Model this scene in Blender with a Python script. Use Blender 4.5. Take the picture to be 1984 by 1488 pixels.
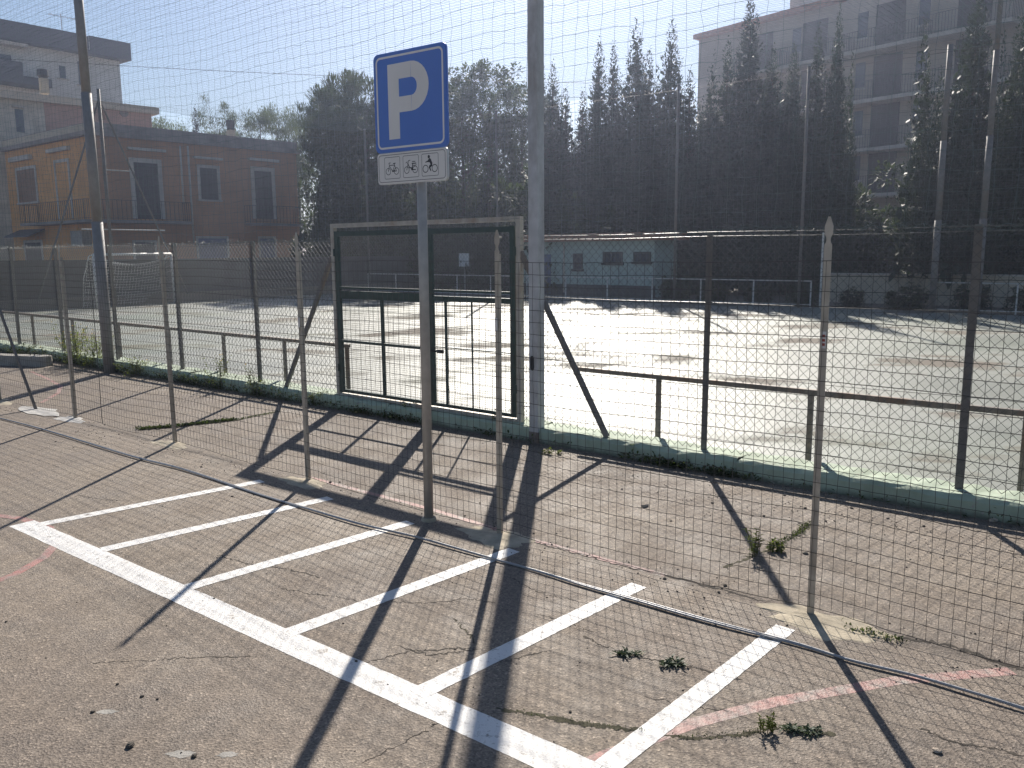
import bpy, math, random
import numpy as np
from mathutils import Matrix, Vector

# ------------------------------------------------------------------ scene, camera, sky, sun
for o in list(bpy.data.objects): bpy.data.objects.remove(o)
scene = bpy.context.scene
COL = scene.collection
FPX, PITCH, ROLL, H = 1621.1, 0.15742, -0.008076, 1.70       # focal length in photo pixels, camera tilt, height
CX, CY = 992.0, 744.0
_F = np.array([0, math.cos(PITCH), -math.sin(PITCH)]); _R0 = np.array([1.0, 0, 0]); _U0 = np.cross(_R0, _F)
_R = math.cos(ROLL)*_R0 + math.sin(ROLL)*_U0; _U = -math.sin(ROLL)*_R0 + math.cos(ROLL)*_U0
cam = bpy.data.cameras.new('camera'); camo = bpy.data.objects.new('camera', cam); COL.objects.link(camo)
cam.sensor_width = 36.0; cam.lens = FPX/1984*36.0; cam.clip_start = 0.05; cam.clip_end = 2000
M = Matrix.Identity(4)
for i in range(3):
    M[i][0] = _R[i]; M[i][1] = _U[i]; M[i][2] = -_F[i]
M.translation = Vector((0, 0, H)); camo.matrix_world = M
scene.camera = camo

SUN_EL, SUN_AZ = math.radians(34.5), math.radians(4.0)        # azimuth: to the right of straight ahead (+Y)
world = bpy.data.worlds.new('World'); scene.world = world; world.use_nodes = True
wn = world.node_tree
sky = wn.nodes.new('ShaderNodeTexSky'); sky.sky_type = 'NISHITA'; sky.sun_disc = False
sky.sun_elevation = SUN_EL; sky.sun_rotation = SUN_AZ; sky.air_density = 1.0; sky.dust_density = 0.45; sky.ozone_density = 2.4
bg = wn.nodes['Background']; bg.inputs['Strength'].default_value = 0.055
wn.links.new(sky.outputs['Color'], bg.inputs['Color'])
sl = bpy.data.lights.new('sun', 'SUN'); sl.energy = 5.0; sl.angle = math.radians(0.55); sl.color = (1.0, 0.93, 0.83)
so = bpy.data.objects.new('sun', sl); COL.objects.link(so)
sd = Vector((math.sin(SUN_AZ)*math.cos(SUN_EL), math.cos(SUN_AZ)*math.cos(SUN_EL), math.sin(SUN_EL)))
so.rotation_euler = sd.to_track_quat('Z', 'Y').to_euler(); so.location = sd*60
vs = scene.view_settings; vs.view_transform = 'Standard'; vs.look = 'None'; vs.gamma = 1.0; vs.exposure = 0.78; vs.use_curve_mapping = False
scene.render.engine = 'CYCLES'
scene.cycles.max_bounces = 6; scene.cycles.transparent_max_bounces = 24

HAZE = 0.0014
rng = np.random.default_rng(7); random.seed(7)

# ------------------------------------------------------------------ frames: s runs along the fences, n away from the camera
D = np.array([0.77833, -0.62785, 0.0]); N = np.array([0.62785, 0.77833, 0.0]); Z = np.array([0, 0, 1.0])
def W(s, n, z=0.0): return D*s + N*n + Z*z
def ray(u, v): return _F*FPX + _R*(u-CX) + _U*(CY-v)
def G(u, v, z=0.0):
    d = ray(u, v); return np.array([0, 0, H]) + d*((z-H)/d[2])
def zat(u, v, P):
    d = ray(u, v); return H + d[2]*math.hypot(P[0], P[1])/math.hypot(d[0], d[1])
def at_depth(u, v, Y):
    d = ray(u, v); return np.array([0, 0, H]) + d*(Y/d[1])

class Face:
    """vertical plane through p0 along unit direction a; out = outward normal (towards the camera side)"""
    def __init__(self, p0, a):
        self.p0 = np.array(p0, float)*[1, 1, 0]; self.a = np.array(a, float)/np.linalg.norm(a)
        o = np.array([self.a[1], -self.a[0], 0])
        if o @ (np.zeros(3)-self.p0) < 0: o = -o
        self.o = o
    def tz(self, u, v):
        d = ray(u, v); t = ((self.p0-[0, 0, H]) @ self.o)/(d @ self.o); X = np.array([0, 0, H])+d*t
        return (X-self.p0) @ self.a, X[2]
    def P(self, t, z, out=0.0): return self.p0 + self.a*t + self.o*out + Z*z
    def rect(self, u0, v0, u1, v1):
        c = [self.tz(u0, v0), self.tz(u1, v0), self.tz(u0, v1), self.tz(u1, v1)]
        return ((c[0][0]+c[2][0])/2, (c[1][0]+c[3][0])/2, (c[2][1]+c[3][1])/2, (c[0][1]+c[1][1])/2)   # t0,t1,z0,z1

# ------------------------------------------------------------------ mesh helpers
class MB:
    def __init__(self): self.V = []; self.Q = []; self.NG = []; self.n = 0
    def add(self, v, q):
        v = np.asarray(v, float).reshape(-1, 3); self.V.append(v); self.Q.append(np.asarray(q, int).reshape(-1, 4)+self.n); self.n += len(v); return self
    def ngon(self, pts):
        pts = np.asarray(pts, float); self.V.append(pts); self.NG.append(list(range(self.n, self.n+len(pts)))); self.n += len(pts); return self
    def box(self, c, sz, a=(1, 0, 0), b=None, up=(0, 0, 1)):
        a = np.asarray(a, float); a = a/np.linalg.norm(a); up = np.asarray(up, float); b = np.cross(up, a) if b is None else np.asarray(b, float)
        b = b if np.dot(np.cross(a, b), up) > 0 else -b
        c = np.asarray(c, float); x, y, z = a*sz[0]/2, b*sz[1]/2, up*sz[2]/2
        v = [c-x-y-z, c+x-y-z, c+x+y-z, c-x+y-z, c-x-y+z, c+x-y+z, c+x+y+z, c-x+y+z]
        return self.add(v, [(0, 3, 2, 1), (4, 5, 6, 7), (0, 1, 5, 4), (1, 2, 6, 5), (2, 3, 7, 6), (3, 0, 4, 7)])
    def bar(self, p, q, w, d, ref=(0, 0, 1)):
        """rectangular bar from p to q, width w across, depth d"""
        p = np.asarray(p, float); q = np.asarray(q, float); t = q-p; L = np.linalg.norm(t); t = t/L
        ref = np.asarray(ref, float)
        if abs(ref @ t) > .98: ref = np.array(D)
        b = np.cross(ref, t); b /= np.linalg.norm(b); u = np.cross(t, b)
        return self.box((p+q)/2, (L, w, d), t, b, u)
    def tube(self, pts, r, k=8, cap=True):
        pts = np.asarray(pts, float); m = len(pts); r = np.broadcast_to(np.asarray(r, float), (m,))
        t = np.gradient(pts, axis=0); t /= np.linalg.norm(t, axis=1)[:, None]+1e-12
        ref = np.array([0, 0, 1.0]) if abs(t[:, 2]).mean() < .7 else np.array([1.0, 0, 0])
        b = np.cross(ref, t); b /= np.linalg.norm(b, axis=1)[:, None]+1e-12; c = np.cross(t, b)
        ang = np.arange(k)*2*math.pi/k
        v = pts[:, None, :] + r[:, None, None]*(np.cos(ang)[None, :, None]*b[:, None, :]+np.sin(ang)[None, :, None]*c[:, None, :])
        i = np.arange(m-1)[:, None]*k; j = np.arange(k)[None, :]; j2 = (j+1) % k
        q = np.stack([i+j, i+j2, i+k+j2, i+k+j], -1).reshape(-1, 4)
        n0 = self.n; self.add(v.reshape(-1, 3), q)
        if cap and k > 3:
            self.NG.append([n0+x for x in range(k)][::-1]); self.NG.append([n0+(m-1)*k+x for x in range(k)])
        return self
    def prism(self, outline, a, b, base, thick, nrm):
        """extrude 2D outline (in axes a,b from base) along nrm by thick"""
        o = np.asarray(outline, float); a = np.asarray(a, float); b = np.asarray(b, float); nrm = np.asarray(nrm, float)
        p = np.asarray(base)+o[:, :1]*a+o[:, 1:2]*b; k = len(p); n0 = self.n
        self.V.append(np.vstack([p, p+nrm*thick])); self.n += 2*k
        self.NG.append([n0+i for i in range(k)][::-1]); self.NG.append([n0+k+i for i in range(k)])
        self.Q.append(np.array([(n0+i, n0+(i+1) % k, n0+k+(i+1) % k, n0+k+i) for i in range(k)])); return self
    def build(self, name, mat, parent=None, smooth=False, recalc=False):
        V = np.vstack(self.V) if self.V else np.zeros((0, 3))
        Q = np.vstack(self.Q) if self.Q else np.zeros((0, 4), int)
        if parent is not None: V = V-np.array(root_loc(parent))
        me = bpy.data.meshes.new(name)
        if not self.NG:
            me.vertices.add(len(V)); me.vertices.foreach_set('co', V.ravel())
            me.loops.add(Q.size); me.loops.foreach_set('vertex_index', Q.ravel().astype(np.int32))
            me.polygons.add(len(Q)); me.polygons.foreach_set('loop_start', np.arange(0, Q.size, 4, dtype=np.int32))
            me.update(calc_edges=True)
        else:
            me.from_pydata(V.tolist(), [], Q.tolist()+self.NG); me.update()
        if recalc:
            import bmesh
            bm = bmesh.new(); bm.from_mesh(me); bmesh.ops.recalc_face_normals(bm, faces=bm.faces); bm.to_mesh(me); bm.free()
        sm = np.zeros(len(me.polygons), bool)
        if smooth: sm[:len(Q)] = True                      # round sides smooth, end caps flat
        me.polygons.foreach_set('use_smooth', sm)
        me.materials.append(mat)
        return link(name, me, parent)
def root_loc(p):
    l = np.array(p.location); q = p.parent
    while q is not None: l = l+np.array(q.location); q = q.parent
    return l
def link(name, data, parent=None):
    o = bpy.data.objects.new(name, data); COL.objects.link(o)
    if parent is not None: o.parent = parent
    return o
def tag(o, label, cat, group=None):
    o['label'] = label; o['category'] = cat
    if group: o['group'] = group
    return o
def thing(name, label, cat, loc=(0, 0, 0), group=None):
    o = link(name, None); o.location = tuple(float(x) for x in loc); o.empty_display_size = .1
    return tag(o, label, cat, group)
def struct(o): o['kind'] = 'structure'; return o
def stuff(o): o['kind'] = 'stuff'; return o
def share(o, name, parent, loc=(0, 0, 0), rz=0.0, scale=1.0):
    c = link(name, o.data if hasattr(o, 'data') else o, parent); c.location = tuple(map(float, loc)); c.rotation_euler = (0, 0, rz); c.scale = (scale,)*3 if np.isscalar(scale) else scale
    return c

# ------------------------------------------------------------------ materials
def mat(name, col, rough=.7, metal=0.0, spec=.5):
    m = bpy.data.materials.new(name); m.use_nodes = True; b = m.node_tree.nodes['Principled BSDF']
    b.inputs['Base Color'].default_value = (*col, 1); b.inputs['Roughness'].default_value = rough; b.inputs['Metallic'].default_value = metal
    b.inputs['Specular IOR Level'].default_value = spec
    return m
class NT:
    def __init__(self, m): self.t = m.node_tree; self.b = self.t.nodes['Principled BSDF']; self.pos = None
    def n(self, ty, **kw):
        x = self.t.nodes.new(ty)
        for k, v in kw.items(): setattr(x, k, v)
        return x
    def l(self, a, b): self.t.links.new(a, b)
    def coord(self):
        if self.pos is None: self.pos = self.n('ShaderNodeNewGeometry').outputs['Position']
        return self.pos
    def noise(self, scale, detail=4, rough=.55, stretch=None):
        x = self.n('ShaderNodeTexNoise'); x.inputs['Scale'].default_value = scale; x.inputs['Detail'].default_value = detail; x.inputs['Roughness'].default_value = rough
        v = self.coord()
        if stretch is not None:
            mp = self.n('ShaderNodeMapping'); mp.inputs['Scale'].default_value = stretch[0]; mp.inputs['Rotation'].default_value = (0, 0, stretch[1]); self.l(v, mp.inputs['Vector']); v = mp.outputs['Vector']
        self.l(v, x.inputs['Vector']); return x.outputs['Fac']
    def voro(self, scale, feat='F1'):
        x = self.n('ShaderNodeTexVoronoi'); x.feature = feat; x.inputs['Scale'].default_value = scale; self.l(self.coord(), x.inputs['Vector']); return x
    def ramp(self, fac, stops, interp='LINEAR'):
        r = self.n('ShaderNodeValToRGB'); r.color_ramp.interpolation = interp; e = r.color_ramp.elements
        while len(e) < len(stops): e.new(.5)
        for i, (p, c) in enumerate(stops):
            e[i].position = p; e[i].color = (*c, 1) if not np.isscalar(c) else (c, c, c, 1)
        self.l(fac, r.inputs['Fac']); return r.outputs['Color']
    def mix(self, fac, a, b, mode='MIX'):
        x = self.n('ShaderNodeMix'); x.data_type = 'RGBA'; x.blend_type = mode
        for s, val in ((0, fac), (6, a), (7, b)):
            if hasattr(val, 'links') or hasattr(val, 'is_output'): self.l(val, x.inputs[s])
            elif s == 0: x.inputs[0].default_value = val
            else: x.inputs[s].default_value = (*val, 1) if not np.isscalar(val) else (val, val, val, 1)
        return x.outputs[2]
    def bump(self, h, strength, dist):
        x = self.n('ShaderNodeBump'); x.inputs['Strength'].default_value = strength; x.inputs['Distance'].default_value = dist; self.l(h, x.inputs['Height']); self.l(x.outputs['Normal'], self.b.inputs['Normal'])
    def color(self, c): self.l(c, self.b.inputs['Base Color'])
    def rough(self, c): self.l(c, self.b.inputs['Roughness'])

def plain(name, col, rough=.7, metal=0., var=.18, scale=6., bump=0., dirt=None, spec=.5):
    """painted / rendered surface with blotches and grime"""
    m = mat(name, col, rough, metal, spec); t = NT(m); c = np.array(col)
    base = t.ramp(t.noise(scale, 6), [(.3, tuple(c*(1-var))), (.72, tuple(np.minimum(c*(1+var), .95)))])
    if dirt is not None:
        base = t.mix(t.ramp(t.noise(scale*.35, 8, .7, ((1, 1, .35), 0)), [(.48, 0.0), (.72, .8)]), base, dirt)
    t.color(base)
    if bump: t.bump(t.noise(scale*14, 4), bump, .01)
    return m

def asphalt_mat():
    m = mat('old_asphalt', (.2, .17, .15), .8, spec=.35); t = NT(m)
    big = t.noise(.55, 5, .6); mid = t.noise(3.2, 6, .65); fine = t.noise(85, 3, .7)
    c = t.ramp(mid, [(.28, (.150, .117, .092)), (.5, (.204, .163, .129)), (.75, (.25, .204, .165))])
    c = t.mix(t.ramp(t.noise(.22, 5, .6), [(.40, 0.0), (.62, .55)]), c, (.158, .124, .099))
    c = t.mix(t.ramp(big, [(.42, 0.0), (.62, .8)]), c, (.265, .215, .164))
    c = t.mix(t.ramp(t.noise(.9, 7, .7), [(.50, 0.0), (.68, .6)]), c, (.115, .096, .082))
    c = t.mix(t.ramp(t.noise(14, 5, .7), [(.44, .0), (.70, .38)]), c, (.31, .256, .205))
    v = t.voro(125); st = t.ramp(v.outputs['Color'], [(0, .34), (.35, .78), (.8, 1.14), (.97, 1.95)])
    c = t.mix(.85, c, st, 'MULTIPLY')
    c = t.mix(t.ramp(t.noise(42, 3, .75), [(.30, .65), (.46, 0.0)]), c, (.07, .058, .05))
    t.color(c)
    hsum = t.mix(.5, v.outputs['Distance'], fine); t.bump(hsum, .75, .006)
    t.rough(t.ramp(mid, [(.3, .62), (.7, .9)]))
    return m
def court_mat():
    m = mat('court_paint', (.42, .45, .42), .4, spec=.6); t = NT(m)
    ang = math.atan2(D[1], D[0])
    worn = t.noise(.42, 6, .62, ((.8, 1.25, 1), .4)); blot = t.noise(1.6, 6, .6)
    c = t.ramp(blot, [(.3, (.175, .188, .162)), (.7, (.225, .236, .212))])
    wear = t.ramp(worn, [(.55, 0.0), (.62, .85)])
    c = t.mix(wear, c, (.18, .15, .122))
    c = t.mix(t.ramp(t.noise(.16, 4), [(.5, 0.0), (.68, .5)]), c, (.155, .20, .148))
    t.color(c)
    r = t.ramp(worn, [(.40, .44), (.53, .54), (.61, .85)]); t.rough(r)
    t.l(t.ramp(worn, [(.52, .45), (.61, .12)]), t.b.inputs['Specular IOR Level'])
    t.bump(t.noise(60, 4, .7), .25, .004)
    return m
def kerb_mat():
    m = mat('pale_green_kerb_paint', (.38, .455, .345), .8); t = NT(m)
    c = t.ramp(t.noise(7, 6), [(.3, (.335, .405, .305)), (.72, (.42, .495, .38))])
    c = t.mix(t.ramp(t.noise(3, 8, .7, ((1, 1, .35), 0)), [(.48, 0.0), (.72, .8)]), c, (.25, .29, .2))
    sp = t.n('ShaderNodeSeparateXYZ'); t.l(t.coord(), sp.inputs[0]); ad = t.n('ShaderNodeMath', operation='MULTIPLY_ADD'); t.l(t.noise(5, 6, .7), ad.inputs[0]); ad.inputs[1].default_value = .11; t.l(sp.outputs['Z'], ad.inputs[2])
    c = t.mix(t.ramp(ad.outputs[0], [(.065, .85), (.105, 0.0)]), c, (.10, .095, .07))
    c = t.mix(t.ramp(t.noise(26, 5, .65), [(.60, 0.0), (.66, .9)]), c, (.36, .34, .30))
    t.color(c); t.bump(t.noise(60, 5, .65), .5, .006); return m
def paint_mat(name, col, wear_lo, wear_hi, scale=9., under=(.2, .17, .145)):
    m = mat(name, col, .65); t = NT(m)
    c = t.mix(t.ramp(t.noise(scale, 8, .72), [(wear_lo, 1.0), (wear_hi, 0.0)]), col, under)
    c = t.mix(t.ramp(t.noise(70, 2, .6), [(.3, .5), (.42, 0.0)]), c, under)
    c = t.mix(t.ramp(t.noise(2.2, 4), [(.4, .22), (.7, 0.0)]), c, (.45, .42, .38))
    t.color(c); v = t.voro(125); t.bump(v.outputs['Distance'], .4, .004); return m
def leaf_mat(name, lo, hi, trans=.45, tcol=None):
    m = bpy.data.materials.new(name); m.use_nodes = True; t = NT(m); t.b.inputs['Roughness'].default_value = .6; t.b.inputs['Specular IOR Level'].default_value = .3
    oi = t.n('ShaderNodeObjectInfo')
    n1 = t.noise(1.1, 3); n2 = t.noise(9, 2)
    c = t.ramp(t.mix(.5, n1, n2), [(.36, lo), (.64, hi)])
    hs = t.n('ShaderNodeHueSaturation'); mr = t.n('ShaderNodeMapRange'); mr.inputs['To Min'].default_value = .75; mr.inputs['To Max'].default_value = 1.25
    t.l(oi.outputs['Random'], mr.inputs['Value']); t.l(mr.outputs['Result'], hs.inputs['Value']); t.l(c, hs.inputs['Color'])
    t.color(hs.outputs['Color'])
    tr = t.n('ShaderNodeBsdfTranslucent'); tc = t.mix(1.0, hs.outputs['Color'], tcol or (1.2, 1.3, .8), 'MULTIPLY'); t.l(tc, tr.inputs['Color'])
    mx = t.n('ShaderNodeMixShader'); mx.inputs[0].default_value = trans
    t.l(t.b.outputs[0], mx.inputs[1]); t.l(tr.outputs[0], mx.inputs[2])
    t.l(mx.outputs[0], t.t.nodes['Material Output'].inputs['Surface']); return m

MA = dict(
    asphalt=asphalt_mat(), court=court_mat(),
    white_line=paint_mat('white_road_paint', (.74, .725, .70), .34, .42, 14), red_line=paint_mat('faded_red_paint', (.33, .115, .095), .36, .58, 10),
    footing=plain('cement_footing', (.43, .37, .275), .9, var=.28, scale=9, bump=.4), footing_grey=plain('pale_cement', (.5, .48, .45), .9, var=.2, scale=10, bump=.4),
    concrete=plain('concrete', (.34, .32, .29), .9, var=.22, scale=9, bump=.4, dirt=(.16, .15, .13)),
    crack=plain('crack_dirt', (.055, .045, .035), .95, var=.35, scale=30), moss=plain('crack_soil', (.07, .062, .035), .95, var=.5, scale=40, bump=.5),
    tpost=plain('zinc_tee_post', (.46, .42, .36), .5, .35, var=.2, scale=18, dirt=(.28, .23, .18)),
    galv=plain('galvanised_steel', (.40, .38, .355), .45, .35, var=.15, scale=14),
    pole=plain('grey_painted_pole', (.50, .50, .50), .5, .05, var=.15, scale=9, dirt=(.24, .21, .18)),
    pole_mid=plain('dull_grey_pole', (.27, .26, .255), .65, .05, var=.15, scale=9, dirt=(.2, .17, .14)),
    pole_dark=plain('weathered_steel', (.17, .16, .15), .65, .05, var=.2, scale=12, dirt=(.2, .14, .09)),
    gate_frame=plain('pale_rusty_steel', (.44, .41, .36), .55, .2, var=.2, scale=14, dirt=(.27, .17, .10)),
    gate_green=plain('dark_green_enamel', (.035, .065, .058), .4, .1, var=.25, scale=14),
    wire=plain('zinc_wire', (.06, .058, .055), .5, .1, var=.15, scale=20), chain=plain('coated_chain_wire', (.06, .068, .064), .4, .1, var=.2, scale=20),
    slot=mat('dark_slot', (.025, .025, .025), .8), rust=plain('rusty_rail', (.21, .185, .165), .6, .3, var=.3, scale=16, dirt=(.22, .12, .07)),
    kerb=kerb_mat(),
    sign_blue=plain('sign_blue', (.075, .185, .60), .28, var=.05, scale=3), sign_white=plain('sign_white', (.74, .72, .70), .35, var=.04, scale=5),
    ink=mat('sign_ink', (.035, .035, .04), .45), alu=plain('aluminium_back', (.5, .5, .5), .4, .8, var=.08, scale=5),
    red_print=mat('red_print', (.35, .08, .06), .5), hose=plain('grey_conduit', (.33, .33, .34), .42, .1, var=.12, scale=12),
    stone=plain('loose_stone', (.10, .085, .07), .95, var=.4, scale=20, bump=.5), pale_stone=plain('pale_rubble', (.42, .35, .28), .95, var=.25, scale=20, bump=.5),
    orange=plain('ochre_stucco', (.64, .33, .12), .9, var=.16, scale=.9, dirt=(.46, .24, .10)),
    orange_dull=plain('shaded_ochre_stucco', (.43, .235, .13), .9, var=.14, scale=.9, dirt=(.31, .18, .11)),  # duller ochre for the house's long face; its dimmer light is in the colour
    stone_trim=plain('limestone_trim', (.50, .46, .41), .85, var=.12, scale=3, dirt=(.32, .28, .24)),
    cornice=plain('grey_cornice', (.27, .235, .215), .9, var=.2, scale=1.6, dirt=(.14, .12, .11)), shutter_dark=plain('dark_shutter', (.060, .055, .060), .6, var=.2, scale=6),
    shutter_brown=plain('brown_shutter', (.24, .13, .075), .6, var=.2, scale=6), iron=plain('black_iron', (.045, .043, .045), .55, .3, var=.2, scale=9),
    white_stucco=plain('white_stucco', (.62, .62, .60), .9, var=.08, scale=.6, dirt=(.44, .44, .42)), clad=plain('slate_grey_cladding', (.075, .078, .095), .7, var=.1, scale=1.2),
    pink=plain('pink_stucco', (.43, .27, .215), .9, var=.12, scale=.8, dirt=(.28, .19, .16)), cream_dim=plain('shaded_cream_stucco', (.36, .31, .255), .9, var=.1, scale=.7, dirt=(.26, .22, .18)), cream=plain('cream_stucco', (.50, .43, .335), .9, var=.1, scale=.7, dirt=(.36, .3, .23)),  # cream_dim: cream darkened, shade on the right-hand block put into the colour
    plaster=plain('flaking_plaster', (.52, .47, .39), .9, var=.2, scale=1.4, dirt=(.26, .20, .15)), glass=mat('window_glass', (.06, .075, .10), .12),
    green_wall=plain('pale_green_render', (.42, .50, .465), .9, var=.1, scale=.9, dirt=(.27, .34, .33)), terracotta=plain('terracotta_tile', (.34, .16, .10), .85, var=.25, scale=5),
    boundary=plain('grey_boundary_wall', (.105, .10, .098), .92, var=.25, scale=1.2, bump=.3, dirt=(.055, .054, .052)), boundary_base=plain('boundary_wall_foot', (.20, .175, .15), .92, var=.2, scale=2, dirt=(.17, .15, .13)),
    net=plain('green_net_cord', (.10, .15, .14), .42, var=.2, scale=30), net_white=plain('white_goal_net', (.68, .66, .62), .6, var=.1, scale=10),
    white_metal=plain('white_enamel', (.62, .61, .59), .45, var=.08, scale=6, dirt=(.4, .34, .28)), bark=plain('bark', (.095, .07, .052), .95, var=.35, scale=7, bump=.6),
    blue_door=plain('faded_blue_door', (.13, .16, .26), .6, var=.15, scale=4), car_dark=mat('dark_car_paint', (.018, .022, .035), .25, .3), car_blue=mat('blue_car_paint', (.03, .06, .17), .25, .3),
    tyre=mat('tyre', (.02, .02, .02), .85), chrome=mat('rim', (.5, .5, .5), .35, .9), lamp_glass=mat('lamp_glass', (.55, .5, .45), .2),
    cypress=leaf_mat('cypress_leaf', (.022, .036, .020), (.046, .062, .036), .18), cypress2=leaf_mat('grey_cypress_leaf', (.030, .042, .030), (.056, .072, .054), .18),
    pine=leaf_mat('pine_needles', (.032, .050, .020), (.080, .100, .042), .35), broad=leaf_mat('broad_leaf', (.034, .052, .022), (.085, .105, .045), .42),
    olive=leaf_mat('pale_leaf', (.05, .068, .034), (.105, .125, .062), .42), hedge=leaf_mat('hedge_leaf', (.024, .036, .016), (.062, .08, .03), .38),
    weed=leaf_mat('weed_leaf', (.075, .11, .022), (.19, .23, .055), .55, (1.4, 1.4, .7)), weed_grey=leaf_mat('grey_rosette_leaf', (.085, .115, .075), (.17, .20, .135), .3), weed_dark=leaf_mat('dark_weed_leaf', (.04, .062, .018), (.11, .14, .04), .5),
    flower=leaf_mat('yellow_flower', (.55, .36, .01), (.75, .5, .02), .35, (1.2, 1.1, .6)), dry=leaf_mat('dry_stem', (.16, .13, .06), (.27, .21, .10), .35),
)

# ------------------------------------------------------------------ ground, court, kerb
def sheet(name, corners, z, m, div=1):
    mb = MB(); mb.add([np.array([c[0], c[1], z]) for c in corners], [(0, 1, 2, 3)]); return struct(mb.build(name, m))
ground = sheet('ground', [(-400, -150), (400, -150), (400, 600), (-400, 600)], 0.0, MA['asphalt'])
court = sheet('sports_court', [W(-27.95, 6.13), W(9, 6.13), W(9, 24.6), W(-27.95, 24.6)], .012, MA['court'])

def ribbon(pts, widths, z, name, m, parent=None):
    pts = np.array([[p[0], p[1], z] for p in pts]); t = np.gradient(pts, axis=0); t /= np.linalg.norm(t, axis=1)[:, None]
    b = np.stack([-t[:, 1], t[:, 0], 0*t[:, 0]], 1); w = np.broadcast_to(np.asarray(widths, float), (len(pts),))[:, None]/2
    v = np.stack([pts-b*w, pts+b*w], 1).reshape(-1, 3); i = np.arange(len(pts)-1)*2
    mb = MB(); mb.add(v, np.stack([i, i+2, i+3, i+1], 1)); return mb.build(name, m, parent)
def lerp_pts(pts, k=12, jit=0.0):
    pts = np.array(pts, float); out = []
    for a, b in zip(pts[:-1], pts[1:]):
        for i in range(k): out.append(a+(b-a)*i/k)
    out.append(pts[-1]); out = np.array(out)
    if jit: out[1:-1, :2] += rng.normal(0, jit, (len(out)-2, 2))
    return out

# white bay markings: one long base line and six slanted bay lines
bays = thing('parking_bay_marking', 'white painted comb of narrow motorcycle bays on the asphalt', 'road marking', G(545, 1230))
def stripe(u0, v0, u1, v1, w, z, ext=0.0):
    a, b = G(u0, v0), G(u1, v1); d = (b-a)/np.linalg.norm(b-a); a = a-d*ext
    p = lerp_pts([a, b], 60); w = w*(1+rng.normal(0, .022, len(p)))
    return ribbon(p, w, z, 'stripe', MA['white_line'], bays)
stripe(42, 1014, 1145, 1504, .150, .0012, 0.0)
stripe(1145, 1504, 1330, 1592, .150, .0012, 0.0)
for a in [(80, 1016, 508, 932), (205, 1064, 640, 965), (372, 1136, 795, 1012), (560, 1226, 996, 1066), (815, 1342, 1238, 1134), (1180, 1482, 1522, 1216)]:
    stripe(*a, .094, .0019, 0.02)

# faded red lines of an older court
red = thing('old_court_line', 'faded red painted line crossing under the last parking bay stripe', 'road marking', G(1300, 1410))
ribbon(lerp_pts([G(1080, 1504), G(1180, 1462), G(1340, 1402), G(1500, 1360), G(1740, 1318), G(1960, 1300)], 12), .062, .0006, 'stripe', MA['red_line'], red)
red2 = thing('old_court_line', 'faded red painted arc by the far corner of the parking bays', 'road marking', G(60, 1090))
ribbon(lerp_pts([G(-30, 1135), G(30, 1112), G(85, 1080), G(112, 1050), G(95, 1022), G(40, 1004), G(-30, 996)], 8), .055, .0006, 'stripe', MA['red_line'], red2)
red3 = thing('old_court_line', 'faint red curved line behind the wire fence beside the concrete block', 'road marking', G(110, 755))
ribbon(lerp_pts([G(60, 720), G(95, 735), G(118, 748), G(112, 762), G(80, 780)], 8), .05, .0006, 'stripe', MA['red_line'], red3)
red4 = thing('old_court_line', 'worn red line running along the foot of the wire fence', 'road marking', G(1200, 1092))
ribbon(lerp_pts([G(600, 925), G(830, 985), G(1010, 1040), G(1200, 1092), G(1290, 1115)], 10), .045, .0006, 'stripe', MA['red_line'], red4)

# cracks in the asphalt
def crack(pts, w=.006, m='crack', k=14, jit=.006, z=.0009):
    p = lerp_pts([G(*q) for q in pts], k, jit); ww = w*np.clip(1+rng.normal(0, .5, len(p)), .25, 2.2); ww[0] = ww[-1] = .001
    o = ribbon(p, ww, z, 'crack', MA[m]); o.parent = ground; return o
crack([(960, 1372), (1040, 1385), (1130, 1402), (1210, 1412), (1270, 1418)], .022, 'moss', jit=.004)
crack([(1285, 1425), (1350, 1432), (1420, 1425), (1470, 1418), (1530, 1405), (1620, 1425)], .016, 'moss', jit=.004)
crack([(1130, 1232), (1160, 1248), (1215, 1268), (1300, 1285), (1370, 1300), (1440, 1318)], .008)
crack([(1150, 1225), (1100, 1205), (1040, 1190)], .004)
crack([(935, 1290), (1000, 1275), (1060, 1262)], .006)
crack([(650, 1300), (720, 1280), (800, 1262), (870, 1258), (925, 1255)], .006)
crack([(420, 1075), (470, 1090), (520, 1098), (560, 1103), (620, 1120)], .006)
crack([(545, 1140), (600, 1150), (650, 1155), (690, 1165)], .005)
crack([(180, 1285), (280, 1280), (360, 1274), (500, 1272)], .004)
crack([(770, 1250), (830, 1270), (880, 1265), (930, 1258)], .005)
crack([(880, 1198), (900, 1220), (925, 1250)], .006, 'moss')
crack([(760, 1165), (820, 1170), (900, 1160), (960, 1168)], .004)
crack([(990, 1120), (1050, 1150), (1120, 1165)], .004)
crack([(1780, 1410), (1850, 1440), (1930, 1450), (2000, 1470)], .007)
crack([(150, 960), (200, 968), (240, 970)], .004)
crack([(270, 832), (330, 828), (400, 820), (460, 814), (520, 800)], .05, 'moss', jit=.012)
crack([(1400, 1100), (1440, 1085), (1500, 1062), (1545, 1035), (1570, 1015)], .022, 'moss')
crack([(1030, 1050), (1100, 1068), (1200, 1095), (1350, 1130), (1480, 1165)], .012)
crack([(1600, 1200), (1700, 1228), (1840, 1250), (1984, 1300)], .02)
crack([(1250, 1350), (1330, 1370), (1430, 1380)], .003)
crack([(700, 1480), (800, 1430), (850, 1400), (890, 1385)], .004)

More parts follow.
